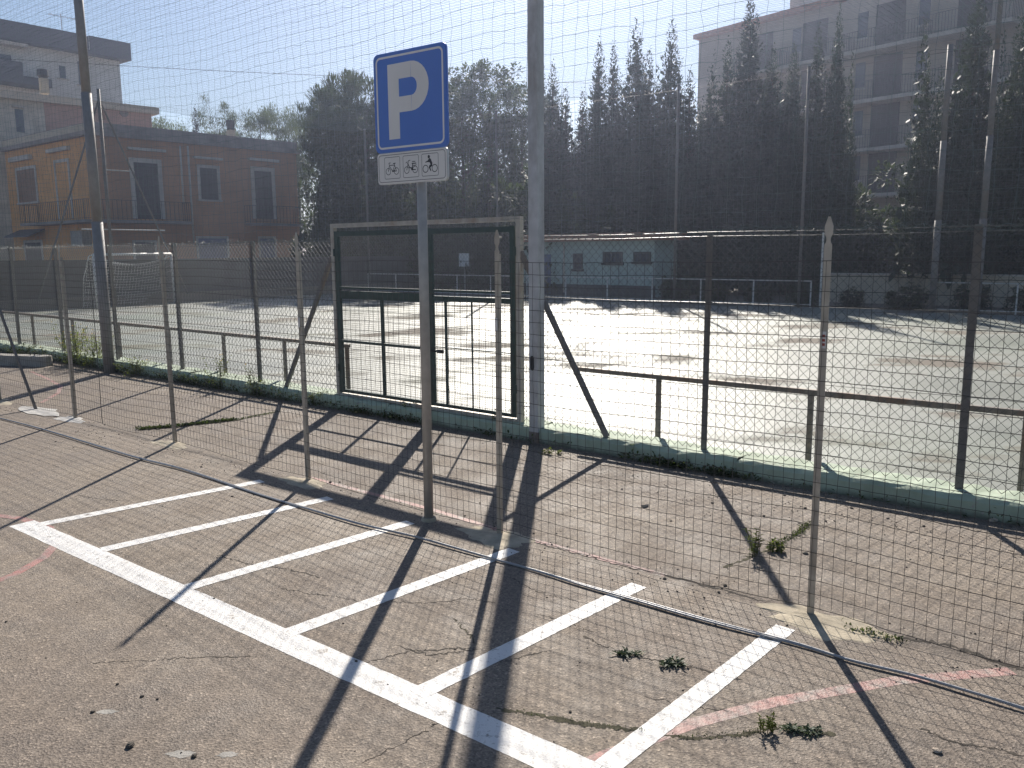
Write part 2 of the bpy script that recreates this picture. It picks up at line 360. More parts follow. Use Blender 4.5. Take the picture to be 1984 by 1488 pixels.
# green painted kerb under the chain-link fence
kerb = thing('kerb_wall', 'low pale green painted concrete kerb carrying the chain-link fence and gate', 'kerb', W(-8, 5.95))
def kerb_mesh(s0, s1, h, n0=5.84, n1=6.15):
    mb = MB(); ss = np.linspace(s0, s1, 17); pr = [(n0-.008, -.05), (n0, h-.03), (n0+.025, h), (n1-.02, h+.004), (n1, -.05)]
    v = []
    for s in ss:
        w = np.random.default_rng(int((s+60)*100)).normal(0, .0055, 10)
        for i, (n, z) in enumerate(pr): v.append(W(s, n+w[2*i]*(i < 3), z+w[2*i+1]*(i in (1, 2, 3))))
    k = len(pr); q = [(i*k+j, i*k+j+1, (i+1)*k+j+1, (i+1)*k+j) for i in range(len(ss)-1) for j in range(k-1)]
    mb.add(v, q); return mb
e = -27.5
while e < 6.0:
    L = 1.92; o = kerb_mesh(e+.002, e+L-.002, .138+.006*math.sin(e*3)).build('kerb_section', MA['kerb'], kerb, recalc=True); e += L

# ------------------------------------------------------------------ chain-link fence with gate
CN = 5.95
def zigzag(s0, s1, z0, z1, Dg=.07, n=CN, r=.0024, amp=.0035, k=3):
    """woven strands: each zigzags over half a diamond and hooks its neighbours"""
    mb = MB(); h = Dg/2; m = int(round((z1-z0)/h)); zz = z0+np.arange(m+1)*h
    for i in range(int((s1-s0)/h)):
        sa, sb = s0+i*h, s0+(i+1)*h
        alt = (np.arange(m+1)+i) % 2; ss = np.where(alt == 0, sa, sb)
        bul = .012*np.sin(s0*3+i*.02)*np.sin(zz*2.2)
        pts = ss[:, None]*D + (n+bul+np.where(alt == 0, -amp, amp)*(1 if i % 2 else -1))[:, None]*N + zz[:, None]*Z
        mb.tube(pts, r, k, cap=False)
    return mb
chainf = thing('chain_link_fence', 'chain-link fence of woven diamond wire on grey steel posts standing on the green kerb', 'fence', W(-8, CN))
for s0, s1 in ((-20.0, -7.29), (-4.66, 2.6)):
    stuff(zigzag(s0, s1, .15, 1.83).build('chain_link_mesh', MA['chain'], chainf))
for s in [-19.6, -17.8, -16.0, -14.25, -12.43, -10.62, -8.83, -2.88, -1.06, .75, 2.5]:
    mb = MB(); c = W(s, CN+.033, 0)
    mb.box(c+Z*.985, (.05, .004, 1.72), D); mb.box(c+N*.024+Z*.985, (.005, .044, 1.718), D)
    mb.build('post', MA['pole_dark'], chainf)
for z in (.24, .75, 1.30, 1.80, 1.832):
    for s0, s1 in ((-20.0, -7.28), (-4.66, 2.6)):
        p = [W(s, CN+.006, z-.006*math.sin((s-s0)*1.7)**2) for s in np.linspace(s0, s1, 60)]
        MB().tube(p, .0019, 5).build('tension_wire', MA['chain'], chainf)
for (sa, za, sb, zb) in [(-7.29, 1.66, -8.22, .13), (-4.68, 1.69, -3.75, .13)]:
    MB().bar(W(sa, CN-.005, za), W(sb, CN-.02, zb), .045, .03, N).build('brace', MA['pole_dark'] if sa < -5 else MA['pole_dark'], chainf)
# lashing of green twine where the net is tied to the top wire
tw = MB()
for s0, s1 in ((-20, -7.3), (-4.66, 2.5)):
    ss = np.arange(s0, s1, .02); p = [W(s, CN+.012*math.cos(s*40), 1.835+.014*math.sin(s*40)+.012*math.sin(s*7.3)) for s in ss]
    tw.tube(p, .0016, 3, cap=False)
    for s in np.arange(s0, s1, .06):
        a = W(s, CN-.01, 1.84+rng.normal(0, .012)); tw.tube([a, a+np.array([rng.normal(0, .02), rng.normal(0, .01), rng.normal(.004, .02)]), a+np.array([rng.normal(0, .035), -.01, rng.normal(0, .03)])], .0014, 3, cap=False)
stuff(tw.build('lashing_twine', MA['net'], chainf))

gate = thing('double_gate', 'double-leaf dark green mesh gate in a pale steel frame on the green kerb', 'gate', W(-5.95, CN))
GS0, GSM, GS1, GT = -7.26, -5.835, -4.70, 1.965
for s in (GS0, GS1):
    mb = MB(); mb.box(W(s, CN, (.12+GT)/2), (.052, .05, GT-.12), D)
    if s == GS1: mb.box(W(s+.035, CN, 1.60), (.02, .012, .16), D)
    mb.build('frame_post', MA['gate_frame'], gate)
mb = MB(); mb.bar(W(GS0-.026, CN, GT+.02), W(GS1+.026, CN, GT+.02), .05, .042); mb.build('top_bar', MA['gate_frame'], gate)
mb = MB(); mb.bar(W(GS0+.03, CN+.004, .15), W(GS1-.03, CN+.004, .15), .07, .03); mb.build('sill', MA['gate_frame'], gate)
def leaf(s0, s1, right):
    lf = link('leaf', None, gate); c = (s0+s1)/2; lf.location = tuple(W(c, CN, .25)-root_loc(gate)); w = .058
    zb, zt, zm = .178, 1.925, 1.335
    def part(nm, p, q, w_, d_=.03, m='gate_green', n=0.0): return MB().bar(W(p[0], CN-.012+n, p[1]), W(q[0], CN-.012+n, q[1]), w_, d_, N).build(nm, MA[m], lf)
    for s in (s0+w/2, s1-w/2): part('stile', (s, zb), (s, zt), w)
    part('rail', (s0+w, zt-.03), (s1-w, zt-.03), .05); part('rail', (s0+w, zb+.018), (s1-w, zb+.018), .034)
    part('rail', (s0+w, zm-.01), (s1-w, zm-.01), .022, n=.002); part('rail', (s0+w, zm-.085), (s1-w, zm-.085), .085 if not right else .05, n=.003)
    if not right:
        part('mullion', (-6.517, zb+.035), (-6.517, zm-.128), .03, .025, n=.002); part('rail', (s0+w, .75), (s1-w, .75), .028, .022, n=-.024)
    else:
        part('mullion', (-5.612, zb+.035), (-5.612, zm-.11), .022, .02, n=.002); part('mullion', (-5.276, zb+.035), (-5.276, zm-.11), .010, .012, n=.002)
        part('rail', (s0+w, .775), (s1-w, .775), .010, .012, n=-.016)
    stuff(zigzag(s0+w, s1-w-.005, zm, zt-.05, .042, CN+.008, .0013, .002).build('upper_mesh', MA['chain'], lf))
    mb = MB()
    for s in np.arange(s0+w, s1-w, .0215): mb.tube([W(s, CN+.006, zb+.03), W(s, CN+.006, zm-.1)], .0014, 3, cap=False)
    for z in np.arange(zb+.035, zm-.1, .0215): mb.tube([W(s0+w, CN+.0075, z), W(s1-w, CN+.0075, z)], .0014, 3, cap=False)
    stuff(mb.build('lower_mesh', MA['wire'], lf)); return lf
lfa = leaf(GS0+.036, GSM-.006, False); lfb = leaf(GSM+.006, GS1-.036, True)
mb = MB(); mb.bar(W(GSM-.05, CN-.045, .735), W(GSM+.19, CN-.045, .735), .018, .018); mb.box(W(GSM+.17, CN-.045, .735), (.07, .03, .032), D); mb.box(W(GSM-.02, CN-.036, .735), (.03, .02, .06), D)
mb.build('latch', MA['slot'], lfa)
for s, l in ((GS0+.03, lfa), (GS1-.03, lfb)):
    for z in (.45, 1.7): MB().tube([W(s, CN-.03, z-.04), W(s, CN-.03, z+.04)], .011, 8).build('hinge', MA['gate_green'], l)
# thin tied rod between the gate frame and the tall pole
mb = MB(); mb.tube([W(-4.565, CN-.02, .16), W(-4.57, CN-.02, 1.1), W(-4.575, CN-.02, 2.05)], .006, 6)
for z in (.30, .62, 1.25, 1.75): mb.bar(W(-4.68, CN-.03, z), W(-4.50, CN-.03, z+.004), .006, .01)
tag(mb.build('tie_rod', MA['galv']), 'thin steel rod tied between the gate frame and the tall square pole', 'rod')

# low pipe rails on the court side of the fence
def pipe_rail(s0, s1, posts, n, h, label):
    t = thing('pipe_rail', label, 'railing', W((s0+s1)/2, n), 'low pipe rails inside the fence')
    MB().bar(W(s0, n, h), W(s1, n, h-.01), .04, .04).build('rail', MA['rust'], t)
    for s in posts: MB().box(W(s, n, h/2-.01), (.036, .036, h-.022), D).build('post', MA['rust'], t)
pipe_rail(-4.36, 3.2, [-3.51, -2.19, -.76, .6, 2.0], 6.38, .615, 'low rusty pipe rail behind the chain-link from the tall square pole')
RE = Face(W(0, 6.32), D).tz(676, 720)[0]
pipe_rail(-20.0, RE+.02, [-19.6, -17.8, -16.2, -14.6, -13.0, -11.5, -10.1, -8.75, RE-.02], 6.32, .64, 'low rusty pipe rail behind the chain-link ending at the gate')

# ------------------------------------------------------------------ tall poles
p1 = thing('square_pole', 'tall grey square steel pole with a dark slot beside the gate', 'pole', W(-4.455, 5.875))
PS, PNN = -4.455, 5.875
MB().box(W(PS, PNN, 3.5), (.098, .098, 7.0), D).build('shaft', MA['pole'], p1)
ov = [(.022*math.cos(a), .058*(1 if math.sin(a) > 0 else -1)*(.6)+.022*math.sin(a)*1.4) for a in np.linspace(0, 2*math.pi, 20, endpoint=False)]
MB().prism(ov, D, Z, W(PS-.012, PNN-.0500, .72), .003, -N).build('slot', MA['slot'], p1)
MB().box(W(PS, PNN, .05), (.104, .104, .10), D).build('base_sleeve', MA['rust'], p1)
def stepped_pole(P, label, h=7.0, r=.075, steps=(2.15, 3.9, 5.6), group=None, m='pole'):
    t = thing('net_pole', label, 'pole', P, group); z0 = 0.0; zs = [0]+list(steps)+[h]
    for i in range(len(zs)-1):
        rr = r*(1-.10*i); q = np.array(P)
        MB().tube([q+Z*zs[i], q+Z*(zs[i+1]+(.0 if i == len(zs)-2 else .0))], rr, 16).build('shaft_section', MA[m], t, True)
        if i: MB().tube([q+Z*(zs[i]-.015), q+Z*(zs[i]+.012)], rr+.006, 16).build('joint_collar', MA[m], t)
    return t
stepped_pole(W(-12.10, 5.70), 'tall round stepped steel pole growing out of the weeds by the kerb', m='pole_mid')
NF = 24.2
def on_n(u, v, n):                      # ground point under the photo column u on the line n
    d = ray(u, v); o = np.array([0, 0, H]); t = (n-o @ N)/(d @ N); P = o+d*t; P[2] = 0; return P
stepped_pole(on_n(1816, 450, NF), 'round stepped pole level with the far net top behind the low rail fence', 6.75, .085, (2.4, 4.4), m='pole_dark')
stepped_pole(on_n(1905, 430, NF-.3), 'tallest round stepped pole at the corner of the far net', 9.4, .085, (2.4, 4.4, 6.4), m='pole_dark')
far_lab = ['thin far net post in front of the low pale green building', 'thin far net post seen behind the gate', 'thin far net post beside the ochre house end', 'thin far net post between the shed and the stepped poles']
for u, l in zip((1312, 962, 708, 1560), far_lab):
    P = on_n(u, 300, NF); t = thing('net_post', l, 'pole', P, 'thin posts of the far net'); MB().tube([P, P+Z*6.72], .042, 10).build('shaft', MA['pole_dark'], t, True); MB().tube([P+Z*6.72, P+Z*6.76], .05, 10).build('cap', MA['galv'], t)
# end mast with stays
Pm = at_depth(203, 330, 1.0); d = ray(203, 330); o_ = np.array([0, 0, H]); tt = (-27.6-o_ @ D)/(d @ D); Pm = o_+d*tt; Pm[2] = 0
mast = thing('stayed_mast', 'steel mast with raking stays in front of the ochre house corner', 'pole', Pm)
MB().tube([Pm, Pm+Z*6.9], .05, 10).build('shaft', MA['pole_dark'], mast, True)
for k in (2.6, -2.4): MB().tube([Pm+Z*6.6, Pm+N*k+Z*.3], .03, 8).build('stay', MA['pole_dark'], mast)
MB().tube([Pm+Z*4.4, Pm+N*.98+Z*4.4], .02, 8).build('strut', MA['galv'], mast)
MB().tube([Pm-N*.9+Z*2.5, Pm+N*1.9+Z*2.5], .018, 8).build('cross_rail', MA['white_metal'], mast)

# ------------------------------------------------------------------ ball nets
def net(fn, na, nb, r, wob=.010, name='ball_net', label='', m='net', sub=1, knots=0.0):
    """fn(i/na, j/nb) -> point; cords in both directions with a little slackness"""
    ii, jj = np.meshgrid(np.linspace(0, 1, na+1), np.linspace(0, 1, nb+1), indexing='ij')
    P = fn(ii, jj); P = P+rng.normal(0, wob, P.shape)*np.array([1, 1, .8]); mb = MB()
    for i in range(na+1): mb.tube(P[i, ::sub] if sub > 1 else P[i], r, 3, cap=False)
    for j in range(nb+1): mb.tube(P[::sub, j] if sub > 1 else P[:, j], r, 3, cap=False)
    if knots:
        C = P.reshape(-1, 3); k = knots; o = np.array([[k, 0, 0], [0, k, 0], [-k, 0, 0], [0, -k, 0], [0, 0, k], [0, 0, -k]])
        v = (C[:, None]+o[None]).reshape(-1, 3); b = np.arange(len(C))[:, None]*6
        q = np.concatenate([b+np.array([[0, 1, 4, 4]])*1, ], 0)
        q = np.stack([np.concatenate([b[:, 0]+x]) for x in (0, 4, 2, 5)], 1); q2 = np.stack([b[:, 0]+x for x in (1, 4, 3, 5)], 1)
        mb.add(v, np.vstack([q, q2]))
    return tag(mb.build(name, MA[m]), label, 'net')
def near_fn(a, b):
    s = -27.0+a*31.2; z = 1.845+b*5.1; sag = .10*np.sin(a*31.2/7.6*math.pi)**2
    return s[..., None]*D+(5.95+.03*np.sin(s*.9+z))[..., None]*N+(z-sag*(.25+b)*.9+.02*np.sin(s*2.1))[..., None]*Z
net(near_fn, 252, 41, .0015, .0075, label='dark green ball net of wide square mesh rising above the chain-link fence', knots=.0035)
def top_fn(a, b):
    s = -27.8+a*33.0; n = 5.9+b*18.2; sag = .28*np.sin(b*math.pi)
    return s[..., None]*D+n[..., None]*N+(6.86-.18*b-sag)[..., None]*Z
net(top_fn, 250, 138, .0019, .006, label='horizontal net roof stretched high over the sports court', sub=6)
def far_fn(a, b):
    s = -27.8+a*33.0; z = .15+b*6.5; return s[..., None]*D+(NF+.04*np.sin(s*1.3))[..., None]*N+(z-.10*np.sin(s*.8)**2*b)[..., None]*Z
net(far_fn, 250, 49, .0021, .008, label='dark ball net closing the far side of the court before the trees', sub=3)
def end_fn(a, b):
    n = 5.9+a*18.2; z = .3+b*6.35; return (0*n-27.8)[..., None]*D+n[..., None]*N+z[..., None]*Z
net(end_fn, 138, 48, .0021, .008, label='dark ball net behind the football goal before the ochre house', sub=3)
for (a, b, l) in [(W(-27.0, 5.8, 6.8), W(-13.0, 24.2, 6.75), 'thin steel cable slung diagonally over the net roof'), (W(-27.6, 24.0, 6.72), W(4.8, 24.2, 6.72), 'thin steel cable along the top edge of the far net')]:
    pts = [a+(b-a)*k/24-Z*.18*math.sin(math.pi*k/24) for k in range(25)]; tag(MB().tube(pts, .0055, 5).build('steel_cable', MA['iron']), l, 'cable')

# ------------------------------------------------------------------ front wire fence on tee posts
fp = [G(143, 812), G(336, 860), G(594, 933), G(966, 1038), G(1569, 1195)]
fh = [1.815, 1.86, 1.85, 1.825, 1.842]
P0 = G(-4, 777); fp = [P0+(P0-fp[0])*1.0, P0]+fp+[fp[-1]+(fp[-1]-fp[-2]), fp[-1]+2*(fp[-1]-fp[-2])]; fh = [1.83, 1.83]+fh+[1.84, 1.84]
wf = thing('wire_fence', 'welded wire mesh fence on pointed pale tee posts along the parking bays', 'fence', fp[4])
def tpost(P, h, lean=0.0):
    w = .0165; out = [(-w, 0), (w, 0), (w, h-.125), (w*.62, h-.115), (w*.5, h-.103), (w*.62, h-.092), (w*1.06, h-.078), (w*1.1, h-.045), (.0045, h-.004), (-.0045, h-.004), (-w*1.1, h-.045), (-w*1.06, h-.078), (-w*.62, h-.092), (-w*.5, h-.103), (-w*.62, h-.115), (-w, h-.125)]
    up = np.array([0, 0, 1.0])+D*lean; up /= np.linalg.norm(up)
    mb = MB(); mb.prism(out, D, up, np.array(P)+N*.004, .004, N); mb.box(np.array(P)+N*.024+up*(h-.14)/2, (.004, .031, h-.14), D, N, up); return mb
foot_shapes = {2: (.24, .09), 3: (.24, .09), 4: (.22, .10), 5: (.24, .13), 6: (.27, .13), 1: (.34, .14), 7: (.4, .15)}
for i, (P, h) in enumerate(zip(fp, fh)):
    po = tpost(P, h, rng.normal(0, .004)).build('post', MA['tpost'], wf)
    if i in (5, 6, 4):
        zc = 1.30 if i == 6 else (1.28 if i == 5 else 1.2); q = np.array(P)-N*.0005+Z*zc
        MB().box(q, (.019, .002, .075), D).build('sticker', MA['sign_white'], po)
        if i == 6:
            for dz in (.018, -.001, -.02): MB().box(q-N*.0018+Z*dz, (.012, .0012, .012), D).build('print', MA['red_print'], po)
        for c in po.children: c.location = tuple(np.array(c.location))
    if i in foot_shapes:
        L, w = foot_shapes[i]; k = 46; g = np.random.default_rng(40+i); r = 1+.14*np.sin(np.arange(k)*.41+i)+.10*np.sin(np.arange(k)*.95+2*i)+g.normal(0, .05, k)
        o = [(P[0], P[1])]; pts = [np.array(P)+D*(L*r[j]*math.cos(2*math.pi*j/k)+L*.25*(i == 6))+N*(w*r[j]*math.sin(2*math.pi*j/k)-.03)+Z*.0025 for j in range(k)]
        base = [q*np.array([1, 1, 0])+ (q-np.array(P))*np.array([.04, .04, 0])+Z*.0005 for q in pts]
        mb = MB(); ctr = np.array(P)+Z*.014; vv = [ctr]+pts+base
        mb.V.append(np.array(vv)); mb.NG += [[0, 1+j, 1+(j+1) % k] for j in range(k)]+[[1+j, 1+k+j, 1+k+(j+1) % k, 1+(j+1) % k] for j in range(k)]; mb.n += len(vv)
        mb.build('footing', MA['footing'] if i != 2 else MA['footing_grey'], wf)
MB().bar(G(64, 794)+N*.03, P0+N*.03+Z*1.45, .035, .02, N).build('brace', MA['pole_dark'], wf)
g = np.random.default_rng(3); k = 18; c = G(75, 797)
mb = MB(); mb.ngon([c+D*(.42*math.cos(a)*(1+g.normal(0, .1)))+N*(.13*math.sin(a)*(1+g.normal(0, .1)))+Z*.006 for a in np.linspace(0, 2*math.pi, k, endpoint=False)]); mb.build('footing', MA['footing_grey'], wf)
# the mesh follows the posts; cells about 50 x 68 mm
arc = np.cumsum([0]+[np.linalg.norm(b-a) for a, b in zip(fp[:-1], fp[1:])]); FP = np.array(fp)
def fpos(x): return np.stack([np.interp(x, arc, FP[:, k]) for k in range(3)], -1)
xs = np.arange(.02, arc[-1]-.02, .05); zr = .045+np.arange(25)*.0665
X, ZZ = np.meshgrid(xs, zr, indexing='ij')
base = fpos(X.ravel()).reshape(X.shape+(3,))
bul = .014*np.sin(X*1.9)*np.sin(ZZ*1.7+.4)+.003*np.sin(X*5.1+ZZ*3)
dz = .005*np.sin(X*2.3)+.002*np.sin(X*6.1)-.02*np.abs(np.sin((X-arc[4])*math.pi/1.92))*(ZZ < .6)
Pm_ = base+(bul-.008)[..., None]*N+(ZZ+dz)[..., None]*Z+rng.normal(0, .0012, X.shape+(3,))
mb = MB()
for i in range(len(xs)): mb.tube(Pm_[i], .00135, 3, cap=False)
for j in range(len(zr)): mb.tube(Pm_[:, j]+N*.001, .00165 if j % 4 else .0020, 3, cap=False)
stuff(mb.build('wire_mesh', MA['wire'], wf))
i = int(np.argmin([np.linalg.norm(q[:2]-G(211, 824)[:2]) for q in Pm_[:, 0]])); MB().tube(Pm_[i]-N*.004, .0028, 4).build('seam_wire', MA['wire'], wf)

# ------------------------------------------------------------------ parking sign
SP = G(831, 1008); SA = np.array([.804, -.595, 0]); SN_ = np.array([.595, .804, 0])
sg = thing('parking_sign', 'square blue parking sign over a white plate with three cycle pictograms on a steel pole', 'road sign', SP)
lean = SN_*.006
pole_top = SP+Z*2.87+lean*2.0
MB().tube([SP-Z*.02, SP+Z*1.4+lean, pole_top], .030, 20).build('pole', MA['galv'], sg, True)
MB().tube([SP+Z*2.868+lean*2, SP+Z*2.875+lean*2], .031, 20).build('cap', MA['slot'], sg)
ft = MB(); ft.tube([SP+Z*.0, SP+Z*.02, SP+Z*.021], [.05, .045, .03], 16); ft.build('footing', MA['footing'], sg)
def SQ(x, z, out=0.0): return SP+SA*x+SN_*(-.036-out)+Z*z+lean*2*0
def rrect(x0, x1, z0, z1, r, k=6):
    o = []
    for cx, cz, a0 in ((x1-r, z1-r, 0), (x0+r, z1-r, 90), (x0+r, z0+r, 180), (x1-r, z0+r, 270)):
        for i in range(k+1): a = math.radians(a0+90*i/k); o.append((cx+r*math.cos(a), cz+r*math.sin(a)))
    return o
def splate(nm, x0, x1, z0, z1, r, out, th, m, parent): return MB().prism(rrect(x0, x1, z0, z1, r), SA, Z, SQ(0, 0, out), th, -SN_).build(nm, MA[m], parent)
def ringplate(nm, x0, x1, z0, z1, r, w, out, m, parent):
    a = rrect(x0, x1, z0, z1, r); b = rrect(x0+w, x1-w, z0+w, z1-w, max(r-w, .002)); k = len(a)
    v = [SQ(p[0], p[1], out) for p in a]+[SQ(p[0], p[1], out) for p in b]
    return MB().add(v, [(i, (i+1) % k, k+(i+1) % k, k+i) for i in range(k)]).build(nm, MA[m], parent)
PX0, PX1, PZ0, PZ1 = -.328, .250, 2.301, 2.877
panel = splate('panel', PX0, PX1, PZ0, PZ1, .035, 0, .003, 'sign_blue', sg)
MB().prism(rrect(PX0-.002, PX1+.002, PZ0-.002, PZ1+.002, .036), SA, Z, SQ(0, 0, -.014), .0138, -SN_).build('panel_back', MA['sign_blue'], panel)
ringplate('border', PX0+.019, PX1-.019, PZ0+.019, PZ1-.019, .036, .012, .0038, 'sign_white', panel)
# letter P: stem plus bowl, traced as outer and inner outline
def arc_pts(cx, cz, rx, rz, a0, a1, k=14): return [(cx+rx*math.cos(math.radians(a0+(a1-a0)*i/k)), cz+rz*math.sin(math.radians(a0+(a1-a0)*i/k))) for i in range(k+1)]
outer = arc_pts(-.022, 2.667, .140, .141, 90, -90); inner = arc_pts(-.020, 2.667, .045, .051, 90, -90)
bm = MB(); v = [SQ(*p, .0040) for p in outer]+[SQ(*p, .0040) for p in inner]; k = len(outer); bm.add(v, [(i, i+1, k+i+1, k+i) for i in range(k-1)])
def q4(x0, x1, z0, z1): return [SQ(x0, z0, .0040), SQ(x1, z0, .0040), SQ(x1, z1, .0040), SQ(x0, z1, .0040)]
bm.add(q4(-.211, -.120, 2.374, 2.808), [(0, 1, 2, 3)])
bm.add(q4(-.120, -.022, 2.718, 2.808), [(0, 1, 2, 3)]); bm.add(q4(-.120, -.022, 2.526, 2.616), [(0, 1, 2, 3)])
bm.build('letter_p', MA['sign_white'], panel)
for z in (2.40, 2.78):
    mb = MB(); mb.bar(SQ(-.2, z, -.022), SQ(.14, z, -.022), .03, .014); mb.tube([SQ(0, z-.015, -.045)+SA*.035, SQ(0, z+.015, -.045)+SA*.035], .008, 6); mb.build('bracket', MA['alu'], sg)
LX0, LX1, LZ0, LZ1 = -.318, .244, 2.113, 2.296
plate = splate('plate', LX0, LX1, LZ0, LZ1, .02, 0, .003, 'sign_white', sg)
MB().prism(rrect(LX0-.002, LX1+.002, LZ0-.002, LZ1+.002, .02), SA, Z, SQ(0, 0, -.014), .0138, -SN_).build('plate_back', MA['alu'], plate)
ringplate('border', LX0+.010, LX1-.010, LZ0+.010, LZ1-.010, .02, .003, .0036, 'ink', plate)
OUT = .0036
def stroke(mb, pts, w):
    for a, b in zip(pts[:-1], pts[1:]):
        a = np.array(a); b = np.array(b); t = (b-a)/np.linalg.norm(b-a); nn = np.array([-t[1], t[0]])*w/2
        mb.add([SQ(*(a-nn-t*w*.3), OUT), SQ(*(b-nn+t*w*.3), OUT), SQ(*(b+nn+t*w*.3), OUT), SQ(*(a+nn-t*w*.3), OUT)], [(0, 1, 2, 3)])
def ring(mb, c, r, w, k=22):
    v = [SQ(c[0]+(r-w/2)*math.cos(a), c[1]+(r-w/2)*math.sin(a), OUT) for a in np.linspace(0, 2*math.pi, k, endpoint=False)]+[SQ(c[0]+(r+w/2)*math.cos(a), c[1]+(r+w/2)*math.sin(a), OUT) for a in np.linspace(0, 2*math.pi, k, endpoint=False)]
    mb.add(v, [(i, (i+1) % k, k+(i+1) % k, k+i) for i in range(k)])
def blob(mb, pts): mb.ngon([SQ(*p, OUT+.0002) for p in pts])
bxs = [(-.259, -.128), (-.104, .025), (.048, .180)]
for x0, x1 in bxs: ringplate('frame', x0, x1, 2.142, 2.272, .01, .0026, .0036, 'ink', plate)
# bicycle
mb = MB(); c = -.1935; zb = 2.187
ring(mb, (c-.034, zb), .0195, .0036); ring(mb, (c+.034, zb), .0195, .0036)
stroke(mb, [(c-.034, zb), (c-.024, zb+.036), (c+.020, zb+.036), (c+.002, zb), (c-.022, zb+.030)], .0040); stroke(mb, [(c+.002, zb), (c+.034, zb), (c+.020, zb+.034), (c+.018, zb+.044)], .0040)
stroke(mb, [(c-.024, zb+.036), (c-.028, zb+.050), (c-.015, zb+.051)], .0038); stroke(mb, [(c+.008, zb+.045), (c+.027, zb+.047)], .005); stroke(mb, [(c+.000, zb), (c+.022, zb+.002)], .008); stroke(mb, [(c-.034, zb), (c-.034, zb+.009)], .003)
mb.build('bicycle_pictogram', MA['ink'], plate)
# moped
mb = MB(); c = -.0395
ring(mb, (c-.034, zb), .0195, .0038); ring(mb, (c+.034, zb), .0195, .0038)
stroke(mb, [(c-.034, zb), (c-.022, zb+.040), (c-.018, zb+.054), (c-.006, zb+.055)], .0042); stroke(mb, [(c-.026, zb+.040), (c-.010, zb+.012), (c+.012, zb+.010), (c+.016, zb+.034)], .0065)
stroke(mb, [(c+.010, zb+.036), (c+.042, zb+.036)], .006); stroke(mb, [(c+.012, zb+.047), (c+.036, zb+.047)], .0045); stroke(mb, [(c+.006, zb), (c+.038, zb-.001)], .0055); stroke(mb, [(c+.006, zb+.003), (c+.014, zb+.003)], .012); stroke(mb, [(c+.014, zb+.022), (c+.045, zb+.026)], .0038); stroke(mb, [(c-.040, zb+.042), (c-.028, zb+.048)], .004)
mb.build('moped_pictogram', MA['ink'], plate)
# motorcycle and rider
mb = MB(); c = .114
ring(mb, (c-.036, zb-.002), .0205, .0046); ring(mb, (c+.036, zb-.002), .0205, .0046)
blob(mb, [(c-.005, zb+.058), (c+.006, zb+.054), (c+.018, zb+.030), (c+.018, zb+.018), (c+.004, zb+.020), (c-.002, zb+.034), (c-.018, zb+.036), (c-.036, zb+.033), (c-.036, zb+.038), (c-.018, zb+.044)])
blob(mb, [(c+.018, zb+.022), (c-.004, zb+.018), (c-.010, zb+.004), (c+.004, zb-.018), (c+.010, zb-.017), (c+.002, zb+.003), (c+.018, zb+.012)])
blob(mb, [(c-.008+.009*math.cos(a), zb+.066+.010*math.sin(a)) for a in np.linspace(0, 2*math.pi, 14, endpoint=False)])
mb.build('rider_pictogram', MA['ink'], plate)

# ------------------------------------------------------------------ conduits lying along the bays, concrete block, stones
cp = [(-60, 798), (0, 812), (105, 840), (262, 889), (336, 905), (430, 935), (520, 965), (610, 992), (700, 1020), (790, 1040), (870, 1062), (960, 1087), (1040, 1108), (1120, 1134), (1230, 1165), (1330, 1195), (1440, 1225), (1560, 1255), (1650, 1285), (1760, 1310), (1860, 1340), (1984, 1378), (2120, 1425), (2300, 1490)]
def smooth_path(pts, k=8):
    pts = np.array(pts); t = np.arange(len(pts)); tt = np.linspace(0, len(pts)-1, (len(pts)-1)*k+1); out = []
    for x in tt:
        i = min(int(x), len(pts)-2); f = x-i; p0, p1, p2, p3 = pts[max(i-1, 0)], pts[i], pts[i+1], pts[min(i+2, len(pts)-1)]
        out.append(.5*((2*p1)+(-p0+p2)*f+(2*p0-5*p1+4*p2-p3)*f*f+(-p0+3*p1-3*p2+p3)*f**3))
    return np.array(out)
hz = smooth_path([G(*q) for q in cp])
kk = np.ones(9)/9; hz[4:-4] = np.stack([np.convolve(hz[:, i], kk, 'valid') for i in range(3)], 1)
wv = np.linspace(0, 40, len(hz))
a1 = hz+N[None]*(.003*np.sin(wv*.5))[:, None]+Z*(.0085+.005*np.abs(np.sin(wv*.31)))[:, None]; a2 = hz+N[None]*(.012+.006*np.sin(wv*.4+1.2))[:, None]-D*0+Z*(.0065+.005*np.abs(np.sin(wv*.31+.1)))[:, None]-N*.016
tag(MB().tube(a1, .0062, 10).build('conduit', MA['hose'], None, True), 'thicker grey conduit snaking over the asphalt across the bay lines', 'conduit')
tag(MB().tube(a2, .005, 8).build('conduit', MA['hose'], None, True), 'thinner grey cable lying beside the thicker conduit across the bay lines', 'cable')

blk = thing('concrete_block', 'grey concrete base block with two bolts lying between the fences', 'block', G(20, 712))
bA, bB = G(-60, 706), G(84, 711); bd = (bB-bA)/np.linalg.norm(bB-bA); bn = np.array([-bd[1], bd[0], 0])
mb = MB(); L = np.linalg.norm(bB-bA); o = [(0, 0), (L-.05, 0), (L, .06), (L, .17), (L-.05, .24), (0, .24)]
mb.prism(o, bd, bn, bA+Z*.0, .145, Z)
o2 = [(.0, .012), (L-.058, .012), (L-.014, .068), (L-.014, .164), (L-.056, .228), (.0, .228)]; mb.prism(o2, bd, bn, bA+Z*.145, .012, Z); mb.build('body', MA['concrete'], blk)
for x in (L-.33, L-.25): MB().tube([bA+bd*x+bn*.1+Z*.15, bA+bd*x+bn*.1+Z*.22], .007, 6).build('bolt', MA['iron'], blk)

